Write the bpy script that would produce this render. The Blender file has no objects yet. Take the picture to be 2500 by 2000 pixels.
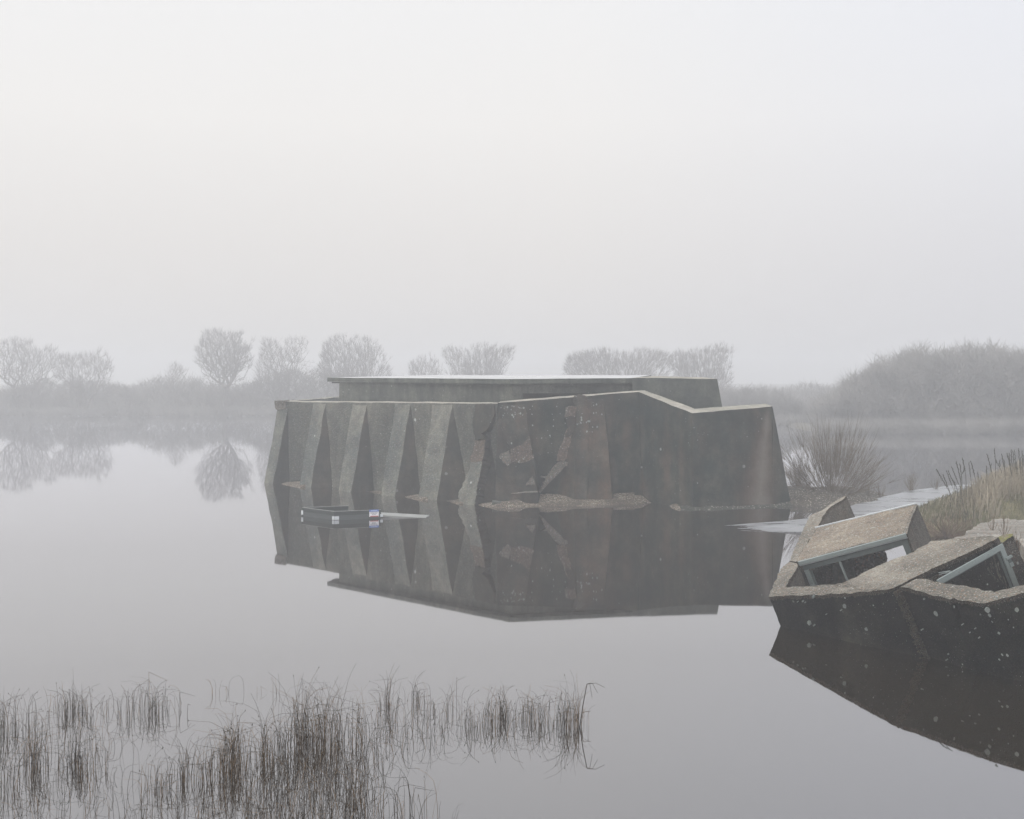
import bpy, bmesh, math, random
import numpy as np
from mathutils import Vector, noise, geometry
D = bpy.data
sc = bpy.context.scene
COL = sc.collection
R = math.radians

# ------------------------------------------------------------------ camera, sky, sun, exposure
F, H, CZ = 3000.0, 915.0, 4.0          # focal length and horizon row in photo pixels, eye height in metres
cam = D.objects.new('camera', D.cameras.new('camera'))
COL.objects.link(cam)
cam.location = (0, 0, CZ)
cam.rotation_euler = (R(90), 0, 0)
cam.data.sensor_fit = 'HORIZONTAL'
cam.data.sensor_width = 36
cam.data.lens = 36 * F / 2500
cam.data.shift_y = -(1000 - H) / 2500
cam.data.clip_start = 0.1
cam.data.clip_end = 3000
sc.camera = cam

SUN_EL, SUN_AZ = 38, 250                 # azimuth measured from +Y clockwise: from the left, slightly behind
w = D.worlds.new('World'); sc.world = w; w.use_nodes = True
nt = w.node_tree; nt.nodes.clear()
def wn(t, **k):
    n = nt.nodes.new(t)
    for a, b in k.items(): setattr(n, a, b)
    return n
sky = wn('ShaderNodeTexSky', sky_type='NISHITA', sun_disc=False, sun_elevation=R(SUN_EL), sun_rotation=R(SUN_AZ), dust_density=5)
skb = wn('ShaderNodeVectorMath', operation='SCALE'); skb.inputs['Scale'].default_value = 0.10
nt.links.new(sky.outputs[0], skb.inputs[0])
tc = wn('ShaderNodeTexCoord'); sp = wn('ShaderNodeSeparateXYZ')
nt.links.new(tc.outputs['Generated'], sp.inputs[0])
rp = wn('ShaderNodeValToRGB')
nt.links.new(sp.outputs['Z'], rp.inputs[0])
e = rp.color_ramp.elements
e[0].position = 0.0; e[0].color = (0.615, 0.597, 0.585, 1)
e[1].position = 1.0; e[1].color = (1.75, 1.78, 1.82, 1)
x = e.new(0.10); x.color = (0.705, 0.680, 0.662, 1)
x = e.new(0.20); x.color = (0.795, 0.775, 0.755, 1)
x = e.new(0.36); x.color = (0.805, 0.808, 0.815, 1)
x = e.new(0.60); x.color = (1.45, 1.47, 1.50, 1)
mx = wn('ShaderNodeMix', data_type='RGBA'); mx.inputs[0].default_value = 0.06
nt.links.new(rp.outputs[0], mx.inputs[6]); nt.links.new(skb.outputs[0], mx.inputs[7])
# cooler towards the right hand (east) side of the overcast
mr = wn('ShaderNodeMapRange'); mr.inputs[1].default_value = 0.05; mr.inputs[2].default_value = 0.42
nt.links.new(sp.outputs['X'], mr.inputs[0])
mx2 = wn('ShaderNodeMix', data_type='RGBA', blend_type='MULTIPLY'); mx2.inputs[7].default_value = (0.925, 0.95, 1.01, 1)
nt.links.new(mr.outputs[0], mx2.inputs[0]); nt.links.new(mx.outputs[2], mx2.inputs[6])
bg = wn('ShaderNodeBackground'); bg.inputs[1].default_value = 1.16
nt.links.new(mx2.outputs[2], bg.inputs[0])
wo = wn('ShaderNodeOutputWorld'); nt.links.new(bg.outputs[0], wo.inputs[0])

sl = D.lights.new('sun', 'SUN'); sl.energy = 0.5; sl.angle = R(30); sl.color = (1, 0.96, 0.9)
sun = D.objects.new('sun', sl); COL.objects.link(sun)
az, el = R(SUN_AZ), R(SUN_EL)
sdir = Vector((math.sin(az) * math.cos(el), math.cos(az) * math.cos(el), math.sin(el)))
sun.rotation_euler = sdir.to_track_quat('Z', 'Y').to_euler()
sc.view_settings.view_transform = 'Standard'
sc.view_settings.look = 'None'
sc.view_settings.exposure = 0.0
sc.view_settings.gamma = 1.0
sc.cycles.volume_bounces = 3
sc.cycles.max_bounces = 8
HAZE = 0.0060

# ------------------------------------------------------------------ helpers
def PX(X, Y, d):
    return Vector(((X - 1250) * d / F, d, CZ - (Y - H) * d / F))
def GZ(X, Y, z=0.0):
    return PX(X, Y, F * (CZ - z) / (Y - H))
def hit(X, Y, p0, n):
    r = Vector(((X - 1250) / F, 1, -(Y - H) / F)); c = Vector((0, 0, CZ))
    return c + r * ((p0 - c).dot(n) / r.dot(n))

def tag(o, label=None, cat=None, group=None, kind=None):
    if label: o['label'] = label
    if cat: o['category'] = cat
    if group: o['group'] = group
    if kind: o['kind'] = kind
    return o
def empty(name, loc, label, cat, group=None):
    o = D.objects.new(name, None); COL.objects.link(o); o.location = loc
    o.empty_display_size = 0.3
    return tag(o, label, cat, group)
def link(name, bm, mats, parent=None, smooth=False):
    """bm is in world metres; a child is stored relative to its parent"""
    me = D.meshes.new(name)
    if parent is not None:
        p = parent; off = Vector((0, 0, 0))
        while p is not None: off += p.location; p = p.parent
        bmesh.ops.translate(bm, verts=bm.verts, vec=-off)
    bm.to_mesh(me); bm.free()
    for m in (mats if isinstance(mats, (list, tuple)) else [mats]): me.materials.append(m)
    if smooth:
        for p in me.polygons: p.use_smooth = True
    o = D.objects.new(name, me); COL.objects.link(o)
    if parent is not None: o.parent = parent
    return o
def rebase(o, loc):
    """moves the origin of a top level mesh to loc without moving the mesh"""
    loc = Vector(loc)
    for v in o.data.vertices: v.co -= loc
    o.location = loc
    return o

def roughen(bm, elen, amp, freq=1.5, keep=None, seed=0.0):
    for _ in range(7):
        es = [e for e in bm.edges if e.calc_length() > elen]
        if not es: break
        bmesh.ops.subdivide_edges(bm, edges=es, cuts=1, use_grid_fill=True)
        bmesh.ops.triangulate(bm, faces=[f for f in bm.faces if len(f.verts) > 4])
    if amp > 0:
        for v in bm.verts:
            p = v.co * freq + Vector((seed, seed * 2, 0))
            d = noise.noise_vector(p) * amp + noise.noise_vector(p * 4.1) * amp * 0.45
            v.co += d
def prism(poly, vec):
    bm = bmesh.new()
    a = [bm.verts.new(p) for p in poly]
    b = [bm.verts.new(Vector(p) + vec) for p in poly]
    n = len(poly)
    bm.faces.new(a); bm.faces.new(b[::-1])
    for i in range(n):
        j = (i + 1) % n
        bm.faces.new((a[j], a[i], b[i], b[j]))
    bmesh.ops.triangulate(bm, faces=[f for f in bm.faces if len(f.verts) > 4])
    bmesh.ops.recalc_face_normals(bm, faces=bm.faces)
    return bm
def hull(pts):
    bm = bmesh.new()
    for p in pts: bm.verts.new(p)
    r = bmesh.ops.convex_hull(bm, input=bm.verts)
    bmesh.ops.recalc_face_normals(bm, faces=bm.faces)
    return bm
def boxdir(p, q, wv, hv):
    """bar from p to q with cross section spanned by vectors wv, hv"""
    p, q = Vector(p), Vector(q)
    return hull([p, q, p + wv, q + wv, p + hv, q + hv, p + wv + hv, q + wv + hv])
def densify(poly, step, jit, rng, skip=()):
    out = []
    n = len(poly)
    for i in range(n):
        a, b = poly[i], poly[(i + 1) % n]
        L = math.hypot(b[0] - a[0], b[1] - a[1]); k = max(1, int(L / step))
        for s in range(k):
            t = s / k
            j = 0 if i in skip else jit * (1 if s else 0.4)
            out.append((a[0] + (b[0] - a[0]) * t + rng.uniform(-j, j), a[1] + (b[1] - a[1]) * t + rng.uniform(-j, j)))
    return out
def setmat(bm, fn):
    bm.normal_update()
    for f in bm.faces: f.material_index = fn(f)

class Geo:
    """collects tubes and blades quickly"""
    def __init__(s): s.v = []; s.f = []
    def tube(s, pts, r0, r1, k=3):
        n = len(pts); base = len(s.v)
        for i, p in enumerate(pts):
            a = pts[max(0, i - 1)]; b = pts[min(n - 1, i + 1)]
            dx, dy, dz = b[0] - a[0], b[1] - a[1], b[2] - a[2]
            L = math.sqrt(dx * dx + dy * dy + dz * dz) or 1
            dx /= L; dy /= L; dz /= L
            if abs(dz) < 0.9: ux, uy, uz = -dy, dx, 0.0
            else: ux, uy, uz = 0.0, -dz, dy
            l = math.sqrt(ux * ux + uy * uy + uz * uz) or 1
            ux /= l; uy /= l; uz /= l
            wx, wy, wz = dy * uz - dz * uy, dz * ux - dx * uz, dx * uy - dy * ux
            r = r0 + (r1 - r0) * i / max(1, n - 1)
            for q in range(k):
                c, t = math.cos(6.28318 * q / k) * r, math.sin(6.28318 * q / k) * r
                s.v.append((p[0] + ux * c + wx * t, p[1] + uy * c + wy * t, p[2] + uz * c + wz * t))
        for i in range(n - 1):
            for q in range(k):
                a = base + i * k + q; b = base + i * k + (q + 1) % k
                s.f.append((a, b, b + k, a + k))
    def blade(s, pts, wdt, ang):
        cx, cy = math.cos(ang) * wdt, math.sin(ang) * wdt
        base = len(s.v); n = len(pts)
        for i, p in enumerate(pts[:-1]):
            t = 1 - 0.6 * i / n
            s.v.append((p[0] - cx * t, p[1] - cy * t, p[2])); s.v.append((p[0] + cx * t, p[1] + cy * t, p[2]))
        s.v.append(tuple(pts[-1]))
        for i in range(n - 2):
            a = base + 2 * i
            s.f.append((a, a + 1, a + 3, a + 2))
        a = base + 2 * (n - 2)
        s.f.append((a, a + 1, a + 2))
    def blob(s, c, rx, rz):
        b = len(s.v); x, y, z = c
        s.v += [(x, y, z - rz), (x + rx, y, z), (x, y + rx, z), (x - rx, y, z), (x, y - rx, z), (x, y, z + rz)]
        for a, d in ((1, 2), (2, 3), (3, 4), (4, 1)):
            s.f.append((b, b + d, b + a)); s.f.append((b + 5, b + a, b + d))
    def build(s, name, mat, parent=None, origin=None, smooth=False):
        o0 = Vector((0, 0, 0))
        p = parent
        while p is not None: o0 += p.location; p = p.parent
        if origin is not None: o0 = Vector(origin)
        me = D.meshes.new(name)
        me.from_pydata([(a - o0.x, b - o0.y, c - o0.z) for a, b, c in s.v], [], s.f)
        for m in (mat if isinstance(mat, (list, tuple)) else [mat]): me.materials.append(m)
        me.update()
        o = D.objects.new(name, me); COL.objects.link(o)
        if parent is not None: o.parent = parent
        elif origin is not None: o.location = origin
        if smooth: me.polygons.foreach_set('use_smooth', [True] * len(me.polygons))
        return o

# ------------------------------------------------------------------ materials
class NT:
    def __init__(s, name):
        s.m = D.materials.new(name); s.m.use_nodes = True; s.t = s.m.node_tree
        s.t.nodes.clear()
        s.out = s.n('ShaderNodeOutputMaterial')
        s.geo = s.n('ShaderNodeNewGeometry'); s.pos = s.geo.outputs['Position']
    def n(s, t, **k):
        x = s.t.nodes.new(t)
        for a, b in k.items(): setattr(x, a, b)
        return x
    def l(s, a, b): s.t.links.new(a, b)
    def scaled(s, v, rot=None):
        m = s.n('ShaderNodeMapping'); s.l(s.pos, m.inputs[0]); m.inputs['Scale'].default_value = v
        if rot: m.inputs['Rotation'].default_value = rot
        return m.outputs[0]
    def noise(s, scale, detail=4, rough=0.55, vec=None, dist=0.0):
        x = s.n('ShaderNodeTexNoise'); s.l(vec or s.pos, x.inputs['Vector'])
        x.inputs['Scale'].default_value = scale; x.inputs['Detail'].default_value = detail
        x.inputs['Roughness'].default_value = rough; x.inputs['Distortion'].default_value = dist
        return x.outputs[0]
    def rng(s, v, a, b, c=0.0, d=1.0):
        x = s.n('ShaderNodeMapRange'); s.l(v, x.inputs[0])
        for i, q in enumerate((a, b, c, d)): x.inputs[i + 1].default_value = q
        return x.outputs[0]
    def math(s, op, a, b=None):
        x = s.n('ShaderNodeMath', operation=op)
        for i, q in enumerate((a, b)):
            if q is None: continue
            if isinstance(q, (int, float)): x.inputs[i].default_value = q
            else: s.l(q, x.inputs[i])
        return x.outputs[0]
    def mix(s, f, a, b, mode='MIX'):
        x = s.n('ShaderNodeMix', data_type='RGBA', blend_type=mode)
        for i, q in ((0, f), (6, a), (7, b)):
            if isinstance(q, (int, float)): x.inputs[i].default_value = q
            elif isinstance(q, (tuple, list)): x.inputs[i].default_value = (*q, 1)
            else: s.l(q, x.inputs[i])
        return x.outputs[2]
    def bump(s, h, strength, dist=0.02, prev=None):
        x = s.n('ShaderNodeBump'); s.l(h, x.inputs['Height'])
        x.inputs['Strength'].default_value = strength; x.inputs['Distance'].default_value = dist
        if prev is not None: s.l(prev, x.inputs['Normal'])
        return x.outputs[0]
    def bsdf(s, col, rough=0.9, normal=None, spec=0.3, metal=0.0):
        b = s.n('ShaderNodeBsdfPrincipled')
        if isinstance(col, (tuple, list)): b.inputs['Base Color'].default_value = (*col, 1)
        else: s.l(col, b.inputs['Base Color'])
        if isinstance(rough, (int, float)): b.inputs['Roughness'].default_value = rough
        else: s.l(rough, b.inputs['Roughness'])
        b.inputs['Specular IOR Level'].default_value = spec
        b.inputs['Metallic'].default_value = metal
        if normal is not None: s.l(normal, b.inputs['Normal'])
        s.l(b.outputs[0], s.out.inputs[0])
        return s.m

def concrete(name, c1, c2, algae=(0.02, 0.024, 0.022), alg=0.5, streak=0.4, peb=0.0, pebscale=55, lich=0.0, lichscale=2.4,
             brown=0.0, browncol=(0.12, 0.075, 0.05), bump=0.5, lmask=(.46, .56), lth=(.62, .70, .80), lz=None, flow=None, spec=0.2, extra=None):
    t = NT(name)
    base = t.mix(t.rng(t.noise(0.8, 8, 0.68), 0.40, 0.60), c1, c2)
    fine = t.noise(24, 5, 0.7)
    base = t.mix(0.55, base, t.mix(t.rng(fine, 0.3, 0.7), (0.30, 0.30, 0.30), (0.75, 0.74, 0.72)), 'OVERLAY')
    if brown:
        base = t.mix(t.math('MULTIPLY', t.rng(t.math('ADD', t.math('MULTIPLY', t.noise(0.9, 6, 0.6, dist=0.5), .5), t.math('MULTIPLY', t.noise(1.1, 5, 0.6, vec=t.scaled((2.2, 2.2, .28))), .5)), 0.47, 0.60), brown), base, browncol)
    sv = t.scaled(flow or (3.0, 3.0, 0.45))
    st = t.rng(t.noise(1.3, 2.5, 0.5, vec=sv), 0.42, 0.70)
    base = t.mix(t.math('MULTIPLY', st, streak), base, algae)
    base = t.mix(t.math('MULTIPLY', t.rng(t.noise(0.45, 7, 0.62, dist=0.3), 0.40, 0.60), alg), base, algae)
    base = t.mix(0.7, base, t.mix(t.rng(t.noise(2.6, 10, 0.75), 0.35, 0.65), (0.28, 0.29, 0.30), (0.78, 0.77, 0.74)), 'OVERLAY')
    h = t.noise(9, 8, 0.7)
    if peb:
        v = t.n('ShaderNodeTexVoronoi', feature='F1'); t.l(t.pos, v.inputs['Vector']); v.inputs['Scale'].default_value = pebscale
        sp_ = t.n('ShaderNodeSeparateColor'); t.l(v.outputs['Color'], sp_.inputs[0])
        pc = t.mix(sp_.outputs[0], (0.07, 0.055, 0.042), (0.46, 0.40, 0.34))
        pc = t.mix(t.rng(sp_.outputs[1], 0.78, 0.82), pc, (0.34, 0.20, 0.12))
        pc = t.mix(t.rng(sp_.outputs[2], 0.90, 0.93), pc, (0.62, 0.60, 0.56))
        edge = t.rng(v.outputs['Distance'], 0.25, 0.65, 1.0, 0.0)
        base = t.mix(t.math('MULTIPLY', edge, peb), base, pc)
        h = t.math('ADD', h, t.math('MULTIPLY', edge, 0.5))
    if lich:
        for sc_, k, th in ((lichscale, 0.17, lth[0]), (lichscale * 2.6, 0.19, lth[1]), (lichscale * 8, 0.22, lth[2])):
            v = t.n('ShaderNodeTexVoronoi', feature='F1'); t.l(t.pos, v.inputs['Vector']); v.inputs['Scale'].default_value = sc_
            sp_ = t.n('ShaderNodeSeparateColor'); t.l(v.outputs['Color'], sp_.inputs[0])
            rad = t.math('MULTIPLY', sp_.outputs[1], k)
            dd = t.math('ADD', v.outputs['Distance'], t.math('MULTIPLY', t.math('SUBTRACT', t.noise(22, 3), 0.5), 0.10))
            m_ = t.math('LESS_THAN', dd, rad)
            m_ = t.math('MULTIPLY', m_, t.math('GREATER_THAN', sp_.outputs[0], th))
            m_ = t.math('MULTIPLY', m_, t.rng(t.noise(0.75, 3), *lmask))
            if lz:
                sz = t.n('ShaderNodeSeparateXYZ'); t.l(t.pos, sz.inputs[0])
                m_ = t.math('MULTIPLY', m_, t.rng(sz.outputs[2], *lz))
            base = t.mix(t.math('MULTIPLY', m_, lich), base, (0.55, 0.57, 0.54))
    if extra: base = extra(t, base)
    nrm = t.bump(h, bump, 0.03)
    return t.bsdf(base, 0.92, nrm, spec)

def flat(name, col, rough=0.8, var=0.3, scale=8, spec=0.3, metal=0.0, stretch=None, col2=None, bump=0.2):
    t = NT(name)
    v = t.scaled(stretch) if stretch else None
    f = t.rng(t.noise(scale, 6, 0.6, vec=v), 0.3, 0.7)
    c = t.mix(f, tuple(a * (1 - var) for a in col), col2 or tuple(min(1, a * (1 + var)) for a in col))
    return t.bsdf(c, rough, t.bump(t.noise(scale * 3, 4, vec=v), bump, 0.01), spec, metal)

def rustrun(t, base):
    sx = t.n('ShaderNodeSeparateXYZ'); t.l(t.pos, sx.inputs[0])
    # centre line of the pale rusty run below the wall's right hand corner, it widens downwards
    cx = t.math('ADD', t.math('MULTIPLY', sx.outputs[2], 0.11), 7.45)
    wd = t.math('ADD', t.math('MULTIPLY', sx.outputs[2], -0.12), 0.48)
    d = t.math('DIVIDE', t.math('ABSOLUTE', t.math('SUBTRACT', sx.outputs[0], cx)), wd)
    d = t.math('ADD', d, t.math('MULTIPLY', t.math('SUBTRACT', t.noise(1.6, 6), 0.5), 1.7))
    on = t.rng(sx.outputs[0], 6.5, 6.8)
    base = t.mix(t.math('MULTIPLY', t.math('MULTIPLY', t.rng(d, 0.5, 1.7, 0.6, 0.0), on), t.rng(sx.outputs[2], 3.0, 2.3)), base, (0.11, 0.070, 0.05))
    base = t.mix(t.math('MULTIPLY', t.math('MULTIPLY', t.rng(d, 0.0, 0.9, 0.5, 0.0), on), t.rng(sx.outputs[2], 3.0, 2.6)), base, (0.24, 0.22, 0.19))
    return base

M = {}
M['conc_left'] = concrete('weathered_concrete_pale', (0.085, 0.092, 0.080), (0.150, 0.148, 0.122), algae=(0.024, 0.034, 0.033), alg=0.55, streak=0.5, brown=0.4, browncol=(0.085, 0.066, 0.050), lich=0.8, lichscale=3.2, peb=0.15, pebscale=18)
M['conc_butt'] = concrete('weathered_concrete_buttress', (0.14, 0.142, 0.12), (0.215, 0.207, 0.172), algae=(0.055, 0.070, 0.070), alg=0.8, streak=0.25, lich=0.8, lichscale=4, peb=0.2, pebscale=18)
M['conc_brown'] = concrete('shaded_brown_concrete', (0.046, 0.044, 0.036), (0.070, 0.060, 0.046), algae=(0.014, 0.022, 0.022), spec=.08, alg=0.65, streak=0.3, lich=0.3, brown=0.5, browncol=(0.10, 0.062, 0.042))  # brown concrete with the buttress sides' shade put into its colour
M['conc_dark'] = concrete('dark_algae_concrete', (0.024, 0.034, 0.030), (0.078, 0.074, 0.057), algae=(0.006, 0.015, 0.015), spec=0.05, alg=0.65, streak=0.5, lich=0.45, lichscale=3.4, brown=0.8, browncol=(0.085, 0.060, 0.044), extra=rustrun)
M['conc_mid'] = concrete('stained_concrete', (0.045, 0.046, 0.040), (0.105, 0.088, 0.068), algae=(0.012, 0.020, 0.021), spec=.08, alg=0.7, streak=0.4, lich=0.45, lichscale=3.6, lmask=(.40, .50), lth=(.55, .6, .7), lz=(1.0, 2.0), brown=0.7, browncol=(0.12, 0.072, 0.05))
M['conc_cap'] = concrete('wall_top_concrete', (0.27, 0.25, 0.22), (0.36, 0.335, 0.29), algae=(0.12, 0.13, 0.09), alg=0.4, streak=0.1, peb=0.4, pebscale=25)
M['conc_house'] = concrete('smooth_grey_concrete', (0.085, 0.092, 0.080), (0.14, 0.142, 0.12), algae=(0.03, 0.04, 0.037), alg=0.55, streak=0.6, lich=0.4, lichscale=4)
M['conc_pale'] = concrete('broken_concrete_edge', (0.12, 0.115, 0.10), (0.20, 0.185, 0.16), algae=(0.06, 0.06, 0.05), alg=0.6, streak=0.1, peb=0.4, pebscale=25)
M['brick'] = concrete('exposed_brick_core', (0.095, 0.070, 0.055), (0.145, 0.105, 0.082), algae=(0.05, 0.045, 0.038), alg=0.7, streak=0.2, peb=0.3, pebscale=20)
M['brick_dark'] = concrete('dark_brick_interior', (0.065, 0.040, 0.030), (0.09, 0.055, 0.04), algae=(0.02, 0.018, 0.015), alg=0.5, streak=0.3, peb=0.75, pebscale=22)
flowv = (9, 9, 0.9)
M['fg_top'] = concrete('pebbled_concrete_top', (0.20, 0.185, 0.155), (0.33, 0.305, 0.26), algae=(0.085, 0.085, 0.07), alg=0.75, streak=0.0, peb=0.85, pebscale=42, lich=0.25, bump=1.0)
M['fg_roof'] = concrete('pebbled_concrete_roof', (0.22, 0.185, 0.145), (0.31, 0.265, 0.21), algae=(0.16, 0.145, 0.105), alg=0.35, streak=0.0, peb=0.85, pebscale=38, lich=0.4, bump=1.0)
M['fg_dark'] = concrete('shaded_algae_concrete', (0.006, 0.007, 0.007), (0.085, 0.078, 0.060), algae=(0.002, 0.0025, 0.003), alg=0.85, streak=0.75, spec=0.04, peb=0.05, pebscale=60, lich=0.7, lichscale=5, lmask=(.42, .52), lth=(.9, .8, .55), bump=0.9, flow=(1.6, 1.6, .7))  # algae on the front faces, plus their overhang shade put into the colour
M['fg_side'] = concrete('mossy_concrete_side', (0.07, 0.062, 0.05), (0.14, 0.125, 0.10), algae=(0.028, 0.030, 0.026), alg=0.65, streak=0.6, peb=0.3, pebscale=45, lich=0.5, brown=0.4, browncol=(0.11, 0.055, 0.04), bump=0.8)
M['fg_seam'] = concrete('crumbled_aggregate', (0.040, 0.032, 0.020), (0.085, 0.068, 0.044), algae=(0.014, 0.013, 0.009), alg=0.6, streak=0.2, peb=0.45, pebscale=70, bump=1.5)
M['fg_slab'] = concrete('pale_pebbled_slab', (0.22, 0.205, 0.18), (0.32, 0.30, 0.27), algae=(0.13, 0.125, 0.105), alg=0.5, streak=0.0, peb=0.7, pebscale=30, bump=1.0)
def mossy(t, base):
    return t.mix(t.rng(t.noise(7, 5), 0.42, 0.58), base, (0.20, 0.19, 0.045))
M['moss'] = concrete('yellow_moss_concrete', (0.22, 0.20, 0.15), (0.28, 0.25, 0.19), alg=0.2, streak=0.0, peb=0.5, pebscale=42, extra=mossy, bump=1.0)
M['metal'] = flat('painted_window_metal', (0.24, 0.275, 0.265), 0.5, 0.18, 10, stretch=(3, 3, 12), spec=0.5)
M['flash'] = flat('white_flashing_metal', (0.55, 0.57, 0.58), 0.4, 0.12, 6, spec=0.5)
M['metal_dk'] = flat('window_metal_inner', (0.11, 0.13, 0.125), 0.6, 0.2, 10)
def wet():
    t = NT('wet_roof_felt')
    c = t.mix(t.rng(t.noise(1.5, 5), 0.4, 0.6), (0.38, 0.38, 0.38), (0.5, 0.5, 0.5))
    return t.bsdf(c, 0.22, None, 0.9)
M['roof_wet'] = wet()
def pathm():
    t = NT('wet_concrete_path')
    n1 = t.noise(0.9, 6, 0.6, vec=t.scaled((0.6, 2.6, 1), (0, 0, R(-35))))
    c = t.mix(t.rng(n1, 0.4, 0.62), (0.11, 0.112, 0.115), (0.24, 0.24, 0.245))
    c = t.mix(t.rng(t.noise(5, 6, 0.7), 0.55, 0.75), c, (0.10, 0.09, 0.075))
    return t.bsdf(c, t.rng(n1, 0.35, 0.65, 0.18, 0.5), t.bump(t.noise(12, 4), 0.15, 0.01), 0.9)
M['path'] = pathm()
def gravel(name, a, b, dark):
    t = NT(name)
    v = t.n('ShaderNodeTexVoronoi', feature='F1'); t.l(t.pos, v.inputs['Vector']); v.inputs['Scale'].default_value = 24
    s_ = t.n('ShaderNodeSeparateColor'); t.l(v.outputs['Color'], s_.inputs[0])
    c = t.mix(s_.outputs[0], a, b)
    c = t.mix(t.rng(s_.outputs[1], 0.8, 0.86), c, (0.55, 0.50, 0.43))
    c = t.mix(t.rng(v.outputs['Distance'], 0.3, 0.7), c, dark)
    c = t.mix(t.rng(t.noise(1.1, 5), 0.48, 0.62, 0, 0.75), c, dark)
    return t.bsdf(c, 0.85, t.bump(v.outputs['Distance'], 1.0, 0.04), 0.3)
M['gravel'] = gravel('shingle', (0.15, 0.115, 0.08), (0.40, 0.32, 0.24), (0.075, 0.064, 0.048))
M['mud_ledge'] = gravel('green_mud', (0.05, 0.055, 0.040), (0.10, 0.095, 0.07), (0.035, 0.04, 0.03))
M['spit'] = gravel('muddy_shingle', (0.085, 0.070, 0.052), (0.20, 0.165, 0.12), (0.045, 0.040, 0.030))
def mud():
    t = NT('pond_bed_mud')
    c = t.mix(t.rng(t.noise(0.3, 8), 0.4, 0.6), (0.055, 0.050, 0.038), (0.09, 0.085, 0.055))
    sy = t.n('ShaderNodeSeparateXYZ'); t.l(t.pos, sy.inputs[0])
    c = t.mix(t.rng(sy.outputs[2], -.2, .12), c, t.mix(t.rng(t.noise(0.5, 6), .4, .6), (0.095, 0.085, 0.065), (0.14, 0.125, 0.095)))
    return t.bsdf(c, 0.95, t.bump(t.noise(4, 6), 0.6, 0.05), 0.2)
M['mud'] = mud()
def turf():
    t = NT('dry_turf')
    c = t.mix(t.rng(t.noise(0.8, 8), 0.42, 0.58), (0.11, 0.108, 0.055), (0.21, 0.18, 0.105))
    c = t.mix(t.rng(t.noise(14, 4), 0.5, 0.7, 0, 0.7), c, (0.05, 0.045, 0.028))
    return t.bsdf(c, 0.95, t.bump(t.noise(20, 6), 1.0, 0.06), 0.1)
M['turf'] = turf()
def watermat():
    t = NT('still_pond_water')
    nb = t.bump(t.noise(0.9, 3, 0.5, vec=t.scaled((1.0, 0.5, 1))), 0.010, 0.02)
    nb = t.bump(t.noise(7, 2, 0.5), 0.012, 0.003, nb)
    lw = t.n('ShaderNodeLayerWeight'); lw.inputs[0].default_value = 0.5
    r = t.n('ShaderNodeValToRGB'); t.l(lw.outputs['Facing'], r.inputs[0])
    e = r.color_ramp.elements
    def g(p, v):
        q = e.new(p); q.color = (v, v, v, 1)
    e[0].position = 0; e[0].color = (0.04,) * 3 + (1,)
    e[1].position = 1; e[1].color = (1,) * 3 + (1,)
    for p, v in ((0.45, 0.16), (0.66, 0.37), (0.78, 0.49), (0.87, 0.66), (0.92, 0.82), (0.96, 0.95)): g(p, v)
    gl = t.n('ShaderNodeBsdfGlossy'); gl.inputs['Roughness'].default_value = 0.022; gl.inputs['Color'].default_value = (0.975, 0.975, 1.0, 1)
    t.l(nb, gl.inputs['Normal'])
    df = t.n('ShaderNodeBsdfDiffuse'); df.inputs['Color'].default_value = (0.014, 0.009, 0.003, 1)
    m = t.n('ShaderNodeMixShader'); t.l(r.outputs[0], m.inputs[0]); t.l(df.outputs[0], m.inputs[1]); t.l(gl.outputs[0], m.inputs[2])
    t.l(m.outputs[0], t.out.inputs[0])
    return t.m
M['water'] = watermat()
M['bark'] = flat('bare_twig_bark', (0.26, 0.24, 0.225), 0.9, 0.3, 3)
M['scrub'] = flat('scrub_twigs', (0.27, 0.255, 0.235), 0.95, 0.35, 0.6)
M['bush'] = flat('willow_twigs', (0.15, 0.12, 0.085), 0.9, 0.35, 2)
M['reed'] = flat('dark_reed_stem', (0.015, 0.010, 0.005), 0.9, 0.5, 4, col2=(0.052, 0.036, 0.018), spec=.1)
M['reed_tan'] = flat('tan_reed_stem', (0.10, 0.058, 0.028), 0.9, 0.5, 4, col2=(0.23, 0.150, 0.080), spec=.1)
M['straw'] = flat('straw_grass', (0.27, 0.225, 0.15), 0.9, 0.35, 0.9, col2=(0.40, 0.34, 0.25))
M['grass'] = flat('dull_green_grass', (0.15, 0.14, 0.075), 0.9, 0.35, 0.9)
M['seed'] = flat('dark_seed_spike', (0.055, 0.052, 0.032), 0.95, 0.4, 20)
M['weed'] = flat('dry_weed_stems', (0.13, 0.085, 0.055), 0.95, 0.4, 20)
M['board'] = flat('dark_green_boards', (0.030, 0.038, 0.035), 0.6, 0.25, 5, stretch=(1, 1, 9))
M['board_lt'] = flat('worn_lower_boards', (0.060, 0.070, 0.068), 0.6, 0.25, 5, stretch=(1, 1, 9))
M['board_top'] = flat('pale_board_edge', (0.26, 0.26, 0.24), 0.7, 0.2, 6)
M['bracket'] = flat('galvanised_bracket', (0.62, 0.64, 0.65), 0.4, 0.12, 10, spec=0.5)
M['plank'] = flat('pale_plank', (0.25, 0.25, 0.235), 0.6, 0.2, 4, stretch=(1, 4, 4))
M['sign_w'] = flat('sign_white', (0.82, 0.80, 0.80), 0.5, 0.04, 6)
M['sign_b'] = flat('sign_blue', (0.10, 0.16, 0.45), 0.5, 0.06, 6)
M['sign_lb'] = flat('sign_pale_lettering', (0.50, 0.60, 0.78), 0.5, 0.06, 6)
M['sign_r'] = flat('sign_red', (0.50, 0.10, 0.10), 0.5, 0.06, 6)
M['sign_k'] = flat('sign_text', (0.12, 0.12, 0.15), 0.5, 0.06, 6)

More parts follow.
